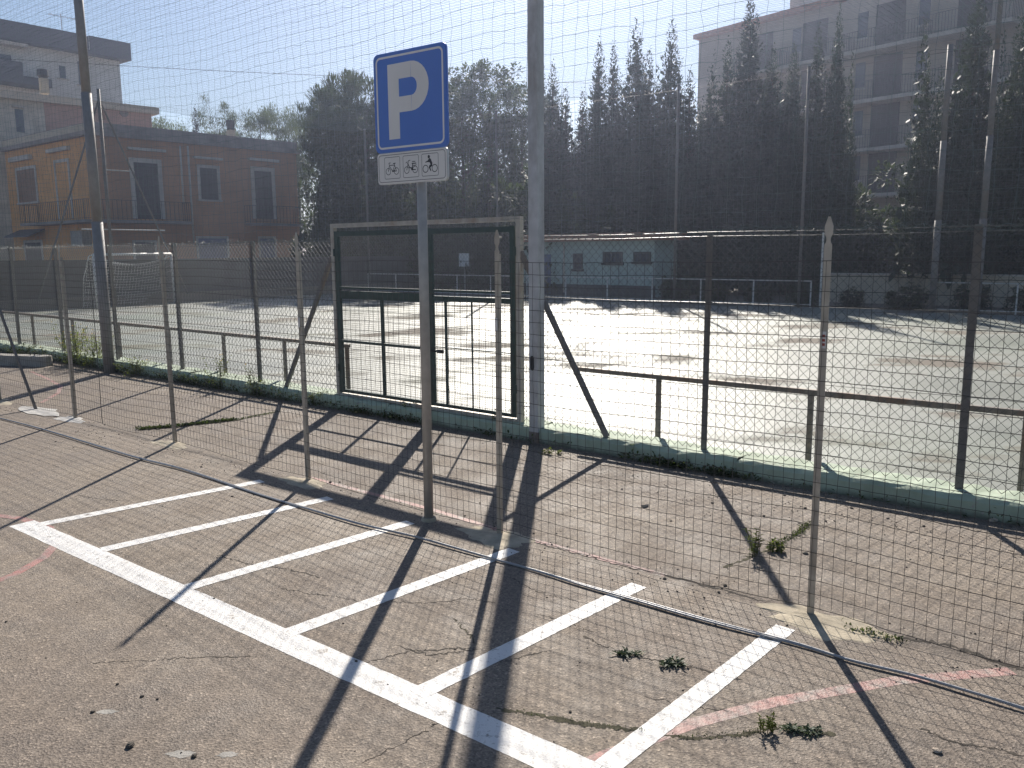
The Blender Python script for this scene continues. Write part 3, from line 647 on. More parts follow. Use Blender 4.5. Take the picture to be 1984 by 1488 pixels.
def stone_mesh(seed, r=1.0):
    g = np.random.default_rng(seed); mb = MB(); k = 7; rings = [(-.35, .75), (.0, 1.0), (.35, .8), (.55, .35)]; v = []
    for z, rr in rings:
        for j in range(k): a = 2*math.pi*j/k+z; q = rr*(1+g.normal(0, .13)); v.append((q*math.cos(a), q*math.sin(a)*.75, (z+.35)*.75+g.normal(0, .04)))
    q = [(i*k+j, i*k+(j+1) % k, (i+1)*k+(j+1) % k, (i+1)*k+j) for i in range(3) for j in range(k)]; mb.V.append(np.array(v)); mb.Q.append(np.array(q)); mb.n = len(v); mb.NG.append([3*k+j for j in range(k)])
    return mb
smesh = []
for i in range(4):
    o = stone_mesh(i).build('stone', MA['stone'] if i < 3 else MA['pale_stone']); smesh.append(o.data); bpy.data.objects.remove(o)
def stone(P, r, mi, label, group): o = share(smesh[mi], 'stone', None, P, random.uniform(0, 6), r); return tag(o, label, 'stone', group)
for (u, v, r) in [(252, 1446, .020), (228, 1326, .008), (275, 1350, .010), (180, 1380, .010), (305, 1355, .007), (376, 1466, .013), (415, 1160, .007), (665, 1208, .006), (450, 962, .010), (12, 1205, .008), (1288, 1122, .012), (1060, 1158, .006), (690, 1282, .009), (1105, 1380, .008)]:
    stone(G(u, v), r, 0, 'small dark stone lying loose on the asphalt before the wire fence', 'loose stones before the wire fence')
for (u, v, r) in [(1405, 1135, .014), (1393, 1148, .012), (900, 1000, .010), (930, 975, .009), (1205, 948, .010), (1380, 975, .012), (1415, 990, .010), (1300, 1010, .010), (640, 935, .016), (108, 856, .013), (170, 862, .011), (515, 880, .012), (545, 886, .010), (390, 905, .012), (220, 755, .013), (1520, 960, .012), (1560, 985, .014), (1650, 985, .012), (1720, 1005, .011), (1790, 1020, .012), (1480, 1000, .011), (1600, 1010, .011)]:
    stone(G(u, v), r, 1, 'small dark stone lying loose around the foot of the wire fence', 'loose stones round the wire fence')
stone(G(1250, 981), .030, 3, 'pale brick fragment lying between the two fences', 'pale rubble'); tag(stone(G(1815, 1457), .018, 3, '', 'x'), 'small pale chip lying on the asphalt by the red line', 'stone')
tag(stone(G(1560, 1072), .022, 3, '', 'x'), 'pale stone chip beside the wire fence post with a printed sticker', 'stone'); tag(stone(G(1925, 1010), .03, 3, '', 'x'), 'orange brown rubble piece under the green kerb', 'stone')
for o in list(COL.objects):
    if o.get('group') in ('x', 'pale rubble'): del o['group']
gv = MB(); g = np.random.default_rng(11)          # crumbled grit swept against fence and kerb: far too many to count
def grit(n, fn, r0, r1):
    for _ in range(n):
        P = fn(); r = g.uniform(r0, r1)**1; a = g.uniform(0, 6.28); x = np.array([math.cos(a), math.sin(a), 0])*r; y = np.array([-math.sin(a), math.cos(a), 0])*r*g.uniform(.5, .9); h = Z*r*g.uniform(.5, .9)
        gv.add([P-x, P+y, P+x, P-y, P+h*1.0-x*.2, P+h+y*.2, P+h+x*.3, P+h-y*.3], [(4, 5, 6, 7), (0, 1, 5, 4), (1, 2, 6, 5), (2, 3, 7, 6), (3, 0, 4, 7)])
grit(1500, lambda: W(g.uniform(-16, 1), 5.80-abs(g.normal(0, .14)), 0), .002, .008)
grit(900, lambda: W(g.uniform(-3.6, .6), 5.45-abs(g.normal(0, .3)), 0), .0015, .007)
grit(900, lambda: W(g.uniform(-12, 1.5), 3.74+g.normal(0, .16), 0), .002, .009)
grit(900, lambda: W(g.uniform(-11, 1), g.uniform(1.2, 5.6), 0), .0015, .006)
tag(stuff(gv.build('grit', MA['stone'])), 'dark grit and crumbs scattered over the asphalt and along the kerb', 'grit')
for (u, v, a, b) in [(352, 1461, .05, .022), (440, 1462, .035, .016), (205, 1380, .04, .015)]:
    c = G(u, v); gg = np.random.default_rng(u); mb = MB(); mb.ngon([c+np.array([a*math.cos(t)*(1+gg.normal(0, .2)), b*math.sin(t)*(1+gg.normal(0, .2)), .0007]) for t in np.linspace(0, 6.28, 18, endpoint=False)]); o = mb.build('spot', MA['concrete']); o.parent = ground

# ------------------------------------------------------------------ weeds
def leaves(mb, base, dirs, L, w, droop=.3, g=rng):
    """diamond leaves, two folded quads each, all vectorised; base,dirs (n,3), L,w (n,)"""
    dirs = dirs/np.linalg.norm(dirs, axis=1)[:, None]; side = np.cross(dirs, np.array([0, 0, 1.0])); sl_ = np.linalg.norm(side, axis=1)[:, None]; side = np.where(sl_ > .05, side/np.maximum(sl_, 1e-6), np.array([1.0, 0, 0]))
    n = len(base); mid = base+dirs*(L*.5)[:, None]; tip = base+dirs*L[:, None]-Z*(L*droop)[:, None]
    v = np.stack([base, mid+side*(w/2)[:, None], tip, mid-side*(w/2)[:, None]], 1).reshape(-1, 3); i = np.arange(n)[:, None]*4
    mb.add(v, i+np.array([[0, 1, 2, 3]]))
def rosette(P, r, n, label, m='weed_grey', group=None, lift=.35):
    t = thing('weed', label, 'weed', P, group); g = np.random.default_rng(int(abs(P[0]*977+P[1]*131)*10) % 99999); mb = MB()
    a = g.uniform(0, 6.283, n); el = g.uniform(.05, lift*2, n); d = np.stack([np.cos(a)*np.cos(el), np.sin(a)*np.cos(el)*.7, np.sin(el)], 1)
    b = np.array(P)+np.stack([g.normal(0, r*.35, n), g.normal(0, r*.16, n), np.full(n, .004)], 1)
    leaves(mb, b, d, g.uniform(.45, 1, n)*r, g.uniform(.16, .26, n)*r, .25); mb.build('leaf_rosette', MA[m], t); return t
def bushy(P, r, h, n, label, m='weed', flowers=0, group=None, ll=.035):
    t = thing('weed', label, 'weed', P, group); g = np.random.default_rng(int(abs(P[0]*977+P[1]*131)*10) % 99999); mb = MB(); st = MB(); tips = []
    ns = max(3, int(n/26))
    for i in range(ns):
        a = g.uniform(0, 6.283); d = np.array([math.cos(a)*g.uniform(.1, 1)*r, math.sin(a)*g.uniform(.1, 1)*r*.6, h*g.uniform(.45, 1)]); b0 = np.array(P)+np.array([g.normal(0, r*.3), g.normal(0, r*.15), 0])
        q = np.array([b0, b0+d*np.array([.4, .4, .55]), b0+d]); st.tube(q, .0018, 3, cap=False); tips.append(b0+d)
        k = max(4, n//ns); f = g.uniform(.08, 1, k); bb = b0+d*np.stack([f**1.3, f**1.3, f], 1)
        aa = g.uniform(0, 6.283, k); el = g.uniform(-.2, .9, k); dd = np.stack([np.cos(aa)*np.cos(el), np.sin(aa)*np.cos(el), np.sin(el)], 1)
        leaves(mb, bb, dd, g.uniform(.5, 1.2, k)*ll, g.uniform(.3, .55, k)*ll, .2)
    mb.build('leaves', MA[m], t); st.build('stems', MA['dry'], t)
    for i in range(flowers):
        c = tips[i % len(tips)]+np.array([g.normal(0, .012), g.normal(0, .012), .008]); fm = MB(); k = 11; a = np.linspace(0, 6.283, k)
        leaves(fm, np.repeat(c[None], k, 0), np.stack([np.cos(a), np.sin(a)-.5, .55+0*a], 1), np.full(k, .017), np.full(k, .010), 0); fm.build('flower', MA['flower'], t)
    return t
rosette(G(1213, 1270), .05, 60, 'grey-green rosette weed in the crack inside the last complete bay'); rosette(G(1232, 1268), .035, 30, 'smaller grey-green tuft touching the first crack rosette')
rosette(G(1303, 1288), .055, 70, 'grey-green rosette weed in the crack nearer the last bay stripe'); rosette(G(1535, 1415), .045, 50, 'grey-green rosette weed in the mossy crack by the red line'); rosette(G(1572, 1420), .05, 50, 'low grey-green weed at the end of the mossy crack')
bushy(G(1488, 1418), .035, .07, 160, 'small upright feathery green weed in the mossy crack', 'weed', ll=.018)
bushy(G(1462, 1078), .05, .17, 190, 'upright yellowish weed growing between the fences', 'weed', ll=.028); bushy(G(1500, 1070), .09, .07, 160, 'low spreading bright green weed between the fences', 'weed', ll=.035)
bushy(G(1065, 880), .10, .05, 160, 'low weed at the foot of the tall square pole', 'weed', ll=.03)
for u, v, r, h, n, l in [(980, 838, .14, .22, 420, 'dense leafy weed on the kerb under the hinge side of the gate'), (800, 812, .14, .20, 360, 'leafy weed on the kerb below the gate latch'), (740, 800, .12, .15, 300, 'leafy weed on the kerb below the left gate leaf'), (690, 790, .08, .13, 200, 'small leafy weed on the kerb near the left gate post'), (925, 828, .12, .16, 300, 'leafy weed on the kerb below the right gate leaf'), (620, 785, .12, .17, 300, 'yellow-green weed on the kerb left of the gate'), (1245, 888, .09, .14, 200, 'yellow-green weed at the kerb under the right fence panel')]:
    bushy(G(u, v), r, h, n, l, 'weed' if h < .18 else 'weed_dark', ll=.04)
bushy(W(-11.5, 5.82), .3, .28, 500, 'leafy weed on the kerb right of the round stepped pole', 'weed', 2, ll=.045); bushy(W(-12.9, 5.82), .35, .62, 900, 'tall yellow-flowered weed at the kerb left of the round stepped pole', 'weed', 14, ll=.05)
bushy(W(-13.5, 5.81), .3, .66, 800, 'tallest yellow-flowered weed beside the tee post shadow', 'weed', 16, ll=.05); bushy(W(-15.3, 5.81), .35, .24, 500, 'weed patch on the kerb behind the concrete block', 'weed_dark', 3, ll=.05); bushy(W(-14.5, 5.81), .3, .22, 400, 'weed patch on the kerb at the end of the concrete block', 'weed_dark', 0, ll=.05)
bushy(W(-9.45, 5.81), .16, .50, 260, 'single tall weed with yellow flowers on the kerb', 'weed', 4, ll=.045); bushy(W(-8.75, 5.81), .2, .36, 260, 'thin weed with one yellow flower near the gate brace', 'weed', 1, ll=.04)
# low green growth along the kerb foot and in cracks: one uncountable mass
gm = MB(); g = np.random.default_rng(21)
def fringe(n, fn, L0, L1, wr=.4):
    b = np.array([fn() for _ in range(n)]); a = g.uniform(0, 6.283, n); el = g.uniform(.1, 1.3, n); L = g.uniform(L0, L1, n)
    leaves(gm, b, np.stack([np.cos(a)*np.cos(el), np.sin(a)*np.cos(el), np.sin(el)], 1), L, L*wr, .2)
def kerbspot():
    while True:
        s = g.uniform(-19, 2.5); dens = max(0, math.sin(s*2.7)*math.sin(s*.83+1)+.35*math.sin(s*7.1)+.25*math.sin(s*13.7))**1.4+(.28 if s < -7 else .02)
        if g.uniform(0, 1) < dens: return W(s, 5.825-abs(g.normal(0, .03)), abs(g.normal(0, .03 if s > -7 else .06)))
fringe(8000, kerbspot, .012, .055)
def along(pts, sd):
    P = lerp_pts([G(*q) for q in pts], 10); i = g.integers(0, len(P)-1); return P[i]+(P[i+1]-P[i])*g.uniform()+np.array([g.normal(0, sd), g.normal(0, sd), .004])
fringe(1400, lambda: along([(268, 832), (330, 828), (400, 820), (455, 814)], .022), .012, .045)
fringe(260, lambda: along([(460, 814), (540, 798)], .015), .01, .025)
fringe(420, lambda: along([(1490, 1065), (1545, 1035), (1572, 1012)], .02), .008, .025)
fringe(120, lambda: along([(1000, 1380), (1130, 1402), (1250, 1416)], .008), .004, .012); fringe(120, lambda: along([(1300, 1428), (1420, 1425), (1480, 1415)], .008), .004, .014)
fringe(120, lambda: along([(1750, 1245), (1640, 1215)], .02), .01, .03)
tag(stuff(gm.build('ground_growth', MA['weed_dark'])), 'low green weeds and moss along the kerb foot and in the cracks', 'weeds')

# ------------------------------------------------------------------ goal
gA, gB = G(190, 600), G(338, 588); gx = (gB-gA)/np.linalg.norm(gB-gA); back = -D
goal = thing('football_goal', 'white football goal with slack net in front of the grey boundary wall', 'goal', (gA+gB)/2)
GH = 1.70; DP = .8
for P in (gA, gB): MB().tube([P, P+Z*GH], .042, 10).build('upright', MA['white_metal'], goal, True)
MB().tube([gA+Z*GH, gB+Z*GH], .042, 10).build('crossbar', MA['white_metal'], goal, True)
for P in (gA, gB): MB().tube([P+Z*GH, P+back*DP*.4+Z*GH*.97, P+back*DP+Z*GH*.55, P+back*DP*1.25], .018, 8).build('net_support', MA['white_metal'], goal, True)
mb = MB(); gw = np.linalg.norm(gB-gA)
def gnet(x, y):
    if y < .3: f = y/.3; return back*DP*.5*f+Z*(GH-.06-.26*math.sin(math.pi*x)*(1-f*.3)-.10*f)
    f = (y-.3)/.7; return back*(DP*.5+DP*.7*f)+Z*((GH-.16)*(1-f)-.26*.7*math.sin(math.pi*x)*(1-f))
nx, ny = 24, 22
for i in range(nx+1): mb.tube([gA+gx*gw*i/nx+gnet(i/nx, j/ny) for j in range(ny+1)], .006, 3, cap=False)
for j in range(ny+1): mb.tube([gA+gx*gw*i/nx+gnet(i/nx, j/ny) for i in range(nx+1)], .006 if j else .012, 3, cap=False)
for P in (gA, gB):
    for k in range(1, 9): mb.tube([P+Z*GH*k/9, P+back*DP*(1.2-.7*k/9)+Z*GH*k/9*.92], .005, 3, cap=False)
stuff(mb.build('goal_net', MA['net_white'], goal))

# ------------------------------------------------------------------ boundary wall behind the goal
bw = thing('boundary_wall', 'long dark grey rendered wall with a paler foot behind the football goal', 'wall', W(-28.3, 14))
e = -2.0
while e < 30.0:
    MB().box(W(-28.35, e+1.49, .80), (.22, 2.97, 1.34), D).build('wall_panel', MA['boundary'], bw)
    MB().box(W(-28.30, e+1.49, .165), (.36, 2.985, .33), D).build('plinth', MA['boundary_base'], bw); e += 3.0
MB().box(W(-28.35, 13, 1.50), (.30, 30.0, .06), D).build('coping', MA['boundary'], bw)

# ------------------------------------------------------------------ buildings
def fbox(F, t0, t1, z0, z1, o0, o1):
    mb = MB(); mb.box(F.P((t0+t1)/2, (z0+z1)/2, (o0+o1)/2), (abs(t1-t0), abs(o1-o0), abs(z1-z0)), F.a, F.o); return mb
def window(F, px, root, surround='stone_trim', fill='shutter_dark', w=.16, sill=True, hood=None, slats=True, double=True, trim=True):
    t0, t1, z0, z1 = F.rect(*px)
    if t0 > t1: t0, t1 = t1, t0
    win = fbox(F, t0, t1, z0, z1, .012, .03).build('window', MA[fill], root)
    if trim:
        mb = MB()
        for a in ((t0-w, t0, z0, z1), (t1, t1+w, z0, z1), (t0-w, t1+w, z1, z1+w)): mb.box(F.P((a[0]+a[1])/2, (a[2]+a[3])/2, .035), (a[1]-a[0]-.002, .05, a[3]-a[2]-.002), F.a, F.o)
        mb.build('surround', MA[surround], win)
    if slats:
        mb = MB(); halves = ((t0+.03, (t0+t1)/2-.02), ((t0+t1)/2+.02, t1-.03)) if double else ((t0+.03, t1-.03),)
        for a, b in halves:
            for z in np.arange(z0+.08, z1-.05, .085): mb.box(F.P((a+b)/2, z, .042), (b-a, .02, .05), F.a, F.o)
        mb.build('shutter_slats', MA[fill], win)
    if sill: fbox(F, t0-w-.05, t1+w+.05, z0-.09, z0-.002, .0, .10).build('sill', MA[surround], win)
    if hood:
        a0, a1, c0, c1 = F.rect(*hood)
        fbox(F, min(a0, a1), max(a0, a1), c0, c1, 0, .22).build('hood', MA[surround], win)
    return win
def railing(F, t0, t1, z0, h, out, root, step=.13, ends=(True, True), m='iron', r=.009):
    mb = MB(); a, b = F.P(t0, z0, out), F.P(t1, z0, out)
    def run(p, q):
        L = np.linalg.norm(q-p); k = max(2, int(L/step)); mb.bar(p+Z*h, q+Z*h, .035, .02); mb.bar(p+Z*.08, q+Z*.08, .02, .015)
        for i in range(k+1): c = p+(q-p)*i/k; mb.box(c+Z*(h/2), (2*r, 2*r, h), F.a)
    run(a, b)
    if ends[0]: run(F.P(t0, z0, .02), a)
    if ends[1]: run(b, F.P(t1, z0, .02))
    return mb.build('railing', MA[m], root)

# ochre two-storey house: corner towards the court, one face along N, one along -D
C0 = at_depth(180, 300, 43.0)*[1, 1, 0]
FR = Face(C0, N*.94+D*.06); FL = Face(C0, -D)
house = thing('ochre_house', 'ochre stucco two-storey house with grey cornice and corner balcony behind the boundary wall', 'house', C0)
zr_ = FR.tz(181, 262)[1]; zp = FR.tz(181, 236)[1]; tR = FR.tz(573, 290)[0]; tL = 17.0
def hbox(z0, z1, grow, t_off=0.0):
    c = [FR.P(-grow*0, 0)-FR.a*0, ]; A = C0+FR.o*grow+FL.o*grow; B = C0+FR.a*(tR+grow)+FR.o*grow; Cc = B+FL.a*(tL+2*grow); Dd = A+FL.a*(tL+2*grow)
    v = [p*[1, 1, 0]+Z*z for z in (z0, z1) for p in (A, B, Cc, Dd)]
    return MB().add(v, [(3, 2, 1, 0), (4, 5, 6, 7), (0, 1, 5, 4), (1, 2, 6, 5), (2, 3, 7, 6), (3, 0, 4, 7)])
MBw = MB(); A = C0; B = C0+FR.a*tR; Cc = B+FL.a*tL; Dd = C0+FL.a*tL
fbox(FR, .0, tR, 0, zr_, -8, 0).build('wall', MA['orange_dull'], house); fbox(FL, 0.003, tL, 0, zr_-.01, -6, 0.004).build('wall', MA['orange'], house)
hbox(zr_, zr_+.22, .25).build('cornice', MA['cornice'], house); hbox(zr_+.222, zp, .05).build('parapet', MA['cornice'], house)
fbox(FL, .0, tL, zr_+.23, zp-.05, .06, .10).build('parapet_face', MA['cream'], house)
window(FR, (262, 316, 308, 424), house, hood=(245, 288, 318, 293), w=.22, sill=False)
window(FR, (388, 326, 421, 387), house, hood=(373, 305, 428, 309)); window(FR, (494, 332, 527, 424), house, hood=(480, 308, 537, 313), w=.22, sill=False)
for px in ((385, 462, 440, 520), (505, 462, 532, 520)): window(FR, px, house, fill='blue_door', w=.12, sill=False)
window(FR, (262, 470, 300, 510), house, w=.12, sill=False)
window(FL, (36, 328, 71, 392), house, fill='shutter_brown', hood=(23, 303, 63, 312)); window(FL, (113, 314, 137, 424), house, fill='orange', hood=(96, 287, 137, 294), sill=False, slats=False)
window(FL, (-60, 335, -8, 400), house, fill='shutter_brown'); window(FL, (52, 470, 83, 520), house, w=.14, sill=False)
for (u0, v0, u1, v1) in ((347, 283, 357, 395), (362, 283, 378, 470)):
    a = FR.tz(u0, v0); b = FR.tz(u1, v1); MB().tube([FR.P(a[0], a[1], .08), FR.P(a[0], b[1], .08)], .055, 8).build('drainpipe', MA['stone_trim'], house, True)
zb_ = FR.tz(260, 428)[1]; tb = FR.tz(355, 428)[0]; tbl = FL.tz(76, 428)[0]
fbox(FR, -1.0, tb, zb_-.14, zb_, 0, 1.0).build('balcony_slab', MA['cornice'], house); fbox(FL, -.0, tbl, zb_-.141, zb_-.001, 0.006, 1.0).build('balcony_slab', MA['cornice'], house)
railing(FR, -1.0, tb, zb_, .98, .95, house, ends=(False, True), step=.22); railing(FL, -1.0, tbl, zb_, .98, .95, house, ends=(False, True), step=.22)
t2a, t2b = FR.tz(475, 428)[0], FR.tz(572, 428)[0]; fbox(FR, t2a, t2b, zb_-.14, zb_, 0, .9).build('balcony_slab', MA['cornice'], house); railing(FR, t2a, t2b, zb_, .98, .85, house, step=.22)
a0, a1, c0, c1 = FL.rect(40, 444, 88, 458); mb = MB(); mb.V.append(np.array([FL.P(a0, c1, .02), FL.P(a1, c1, .02), FL.P(a1, c0, .9), FL.P(a0, c0, .9), FL.P(a0, c1-.06, .02), FL.P(a1, c1-.06, .02), FL.P(a1, c0-.06, .9), FL.P(a0, c0-.06, .9)])); mb.Q.append(np.array([(0, 1, 2, 3), (7, 6, 5, 4), (3, 2, 6, 7), (0, 3, 7, 4), (1, 5, 6, 2), (0, 4, 5, 1)])); mb.n = 8; mb.build('awning', MA['shutter_dark'], house)
a0, a1, c0, c1 = FL.rect(156, 447, 178, 476); mb = fbox(FL, min(a0, a1), max(a0, a1), c0, c1, .02, .5); mb.build('metal_tank', MA['concrete'], house)
q = FR.P(FR.tz(447, 252)[0], 0, -1.0)[:2]; zc = zp
Pc = at_depth(447, 250, 52); Pc[2] = zat(447, 252, Pc); mb = MB(); mb.box(Pc*[1, 1, 0]+Z*(zp+.35), (.35, .35, .9), N); mb.build('chimney', MA['cream'], house); mb = MB(); mb.tube([Pc*[1, 1, 0]+Z*(zp+.8), Pc*[1, 1, 0]+Z*(zp+1.35)], [.22, .26], 10); mb.build('chimney_cowl', MA['iron'], house)

# pink low block with cream roof slab, behind the ochre house
FP_ = Face(at_depth(303, 215, 56.0)*[1, 1, 0], N*.9+D*.1); pk = thing('pink_block', 'pink rendered block with overhanging cream roof slab behind the ochre house', 'house', FP_.p0)
zt1 = FP_.tz(295, 213)[1]; z0p = FP_.tz(295, 222)[1]; tl = FP_.tz(84, 200)[0]; tl2 = FP_.tz(-40, 190)[0]
fbox(FP_, tl, -.35, 0, z0p, -7, 0).build('wall', MA['pink'], pk); fbox(FP_, tl2, 0, z0p, zt1+.12, -7.3, .45).build('roof_slab', MA['cream'], pk); fbox(FP_, tl2, tl, 0, z0p, -7, .02).build('wall', MA['plaster'], pk)
window(FP_, (30, 212, 46, 256), pk, trim=False, fill='glass', slats=False, sill=False, hood=(22, 205, 44, 209)); window(FP_, (190, 212, 203, 232), pk, trim=False, fill='shutter_brown', sill=False, double=False)
t_, z_ = FP_.tz(240, 219); MB().tube([FP_.P(t_, z_, .0), FP_.P(t_, z_, .12)], .25, 12).build('vent', MA['cornice'], pk)
t_, z_ = FP_.tz(88, 150); zz0 = FP_.tz(90, 180)[1]; q = FP_.P(t_, 0, -.4); mb = MB(); mb.box(q+Z*(z_+zz0)/2, (.4, .4, z_-zz0), N); mb.build('chimney', MA['cream'], pk); MB().tube([q+Z*z_, q+Z*(z_+.15), q+Z*(z_+.5)], [.2, .33, .3], 10).build('chimney_cowl', MA['iron'], pk)

# white apartment block with slate parapet
FA = Face(at_depth(236, 180, 70.0)*[1, 1, 0], N); ap = thing('white_apartment_block', 'white apartment block with deep slate grey roof parapet behind the pink block', 'apartment block', FA.p0)
zc1, zc0 = FA.tz(245, 88)[1], FA.tz(245, 121)[1]; tl = FA.tz(-60, 60)[0]
fbox(FA, tl, 0, 0, zc0, -12, 0).build('wall', MA['white_stucco'], ap)
tn0, tn1 = FA.tz(140, 80)[0], FA.tz(163, 80)[0]
for a, b in ((tl, tn0), (tn1, .55)): fbox(FA, a, b, zc0, zc1, -12.5, .9).build('parapet', MA['clad'], ap)
fbox(FA, tn0, tn1, zc0, zc0+.25, -.5, .9).build('parapet', MA['clad'], ap); railing(FA, tn0, tn1, zc0+.25, zc1-zc0-.27, .8, ap, step=.2, ends=(False, False), m='white_metal', r=.02)
for px in ((115, 128, 127, 152), (152, 120, 165, 165), (-10, 105, 22, 128)): window(FA, px, ap, trim=False, fill='glass', slats=False, sill=True, surround='stone_trim')
ta, tb_ = FA.tz(-60, 160)[0], FA.tz(82, 160)[0]; zb1 = FA.tz(82, 175)[1]; fbox(FA, ta, tb_, zb1, zb1+.55, .0, 1.6).build('balcony_slab', MA['clad'], ap); railing(FA, FA.tz(28, 150)[0], tb_, zb1+.55, 1.0, 1.5, ap, step=.2, m='white_metal', r=.02); fbox(FA, ta, FA.tz(28, 150)[0], zb1+.55, zb1+1.5, 1.45, 1.55).build('balcony_panel', MA['clad'], ap)
fbox(FA, FA.tz(-40, 80)[0], FA.tz(44, 88)[0], zc0-.35, zc0-.12, .0, .95).build('awning_rail', MA['stone_trim'], ap)
q = FA.P(FA.tz(124, 60)[0], zc1, -.3); mb = MB(); mb.tube([q-Z*.1, q+Z*1.5], .03, 6); mb.tube([q+Z*1.3-N*.9, q+Z*1.3+N*1.2], .02, 6)
for k in range(6): mb.tube([q+Z*1.3+N*(-.8+k*.35)-D*.3, q+Z*1.3+N*(-.8+k*.35)+D*.3], .015, 5)
mb.build('antenna', MA['white_metal'], ap)

# big apartment block on the right, face running (.6,-.8)
AB = np.array([.6, -.8, 0]); FB = Face(at_depth(1354, 100, 60.5)*[1, 1, 0], AB)
bb = thing('apartment_block', 'cream five-storey apartment block with iron balconies behind the conifers', 'apartment block', FB.p0)
zr1 = FB.tz(1354, 78)[1]; zr2 = zr1+3.2; tst = FB.tz(1640, 30)[0]
fbox(FB, 0, tst, 0, zr1, -12, 0).build('wall', MA['cream_dim'], bb); fbox(FB, tst, 34, 0, zr2, -12, 0.006).build('wall', MA['cream_dim'], bb)
fbox(FB, -.1, tst-.3, zr1, zr1+.3, -12.2, .5).build('roof_edge', MA['terracotta'], bb); fbox(FB, tst-.3, 34.2, zr2, zr2+.35, -12.2, .8).build('roof_edge', MA['stone_trim'], bb)
mb = MB(); ts_ = FB.tz(1560, 40)[0]; mb.box(FB.P(ts_, zr1+1.0, -1.5), (3.0, 2.0, 2.0), FB.a, FB.o); mb.build('stair_head', MA['stone_trim'], bb)
mb = MB(); mb.box(np.array(FB.p0)-FB.o*6.0+FB.a*(-.03)+Z*zr1/2, (.05, 11.9, zr1-.1), FB.a, FB.o); mb.build('end_wall', MA['pink'], bb)
zs_ = [FB.tz(1715, v)[1] for v in (96, 194, 288, 376)]
for k, z in enumerate(zs_):
    for tc, wd in ((FB.tz(1728, 60)[0], 4.6), (FB.tz(1890, 60)[0], 4.6), (FB.tz(1600, 60)[0]-.6, 3.6), (FB.tz(1480, 60)[0], 3.8)):
        fbox(FB, tc-wd/2, tc+wd/2, z-.2, z, 0, 1.3).build('balcony_slab', MA['stone_trim'], bb); railing(FB, tc-wd/2, tc+wd/2, z, 1.0, 1.25, bb, step=.16)
        win = fbox(FB, tc-.95, tc+.75, z, z+2.5, .012, .05).build('balcony_door', MA['shutter_dark'], bb)
        mb = MB()
        for zz in np.arange(z+.1, z+2.4, .12): mb.box(FB.P(tc-.1, zz, .062), (1.6, .02, .07), FB.a, FB.o)
        mb.build('shutter_slats', MA['shutter_dark'], win)
    for u in (1672, 1790, 1545):
        t_ = FB.tz(u, 60)[0]; w2 = fbox(FB, t_-.3, t_+.3, z+.9, z+2.3, .012, .04).build('window', MA['glass'], bb); fbox(FB, t_-.4, t_+.4, z+.8, z+.895, 0, .1).build('sill', MA['stone_trim'], w2)
for u in (1480, 1560, 1680, 1745, 1830, 1900, 1960):
    t_ = FB.tz(u, 480)[0]; fbox(FB, t_-1.0, t_+1.0, .05, 2.6, .014, .05).build('ground_floor_door', MA['shutter_dark'], bb)
fbox(FB, 0, 34, 3.0, 3.25, .01, .25).build('string_course', MA['stone_trim'], bb)

# low pale green building on the far side
FG = Face(W(-18.7, 26.8), D); gb = thing('changing_room', 'low pale green single-storey building with terracotta eaves behind the far net', 'building', FG.p0)
tg0, tg1 = FG.tz(1008, 500)[0], FG.tz(1268, 500)[0]; zg = FG.tz(1100, 468)[1]; zg2 = FG.tz(1100, 456)[1]
fbox(FG, tg0, tg1, .0, zg, -1.7, 0).build('wall', MA['green_wall'], gb); fbox(FG, tg0, tg1+.003, 0, .42, -.1, .03).build('plinth', MA['boundary'], gb)
e = tg0-.2
while e < tg1+.2: fbox(FG, e, e+.23, zg, zg2+.05, -1.9, .34).build('roof_tile', MA['terracotta'], gb); e += .24
for px, m in (((1043, 493, 1068, 572), 'blue_door'), ): window(FG, px, gb, trim=False, fill=m, slats=False, sill=False)
for px in ((1114, 494, 1127, 521), (1172, 491, 1204, 509), (1231, 491, 1259, 507)):
    w_ = window(FG, px, gb, w=.06, fill='glass', slats=False, surround='boundary'); a0, a1, c0, c1 = FG.rect(*px); mb = MB()
    for t_ in np.linspace(a0+.05, a1-.05, 5): mb.box(FG.P(t_, (c0+c1)/2, .05), (.015, .015, c1-c0), FG.a, FG.o)
    mb.build('window_bars', MA['iron'], w_)
t_ = FG.tz(1094, 500)[0]; MB().tube([FG.P(t_, .1, .05), FG.P(t_, zg-.05, .05)], .035, 8).build('drainpipe', MA['stone_trim'], gb, True)

# white low rail fence on the far side
def low_fence(s0, s1, label):
    t = thing('low_rail_fence', label, 'railing', W((s0+s1)/2, NF+.1), 'low white rail fences on the far side')
    MB().bar(W(s0, NF+.1, .80), W(s1, NF+.1, .78), .03, .03).build('rail', MA['white_metal'], t)
    MB().bar(W(s0, NF+.1, .10), W(s1, NF+.1, .10), .02, .02).build('rail', MA['white_metal'], t)
    k = int((s1-s0)/1.72)
    for i in range(k+1): MB().box(W(s0+(s1-s0)*i/k, NF+.1, .395), (.035, .035, .785), D).build('post', MA['white_metal'], t)
low_fence(-27.5, -8.5, 'low white rail fence in front of the pale green building and the far hedge'); low_fence(-5.3, 4.5, 'low white rail fence running right from the round stepped pole')
mb = MB(); mb.tube([on_n(1590, 560, NF)+Z*0, on_n(1590, 560, NF)+Z*2.15], .03, 8); tag(mb.build('marker_post', MA['white_metal']), 'thin white post at the end of the far rail fence', 'post')
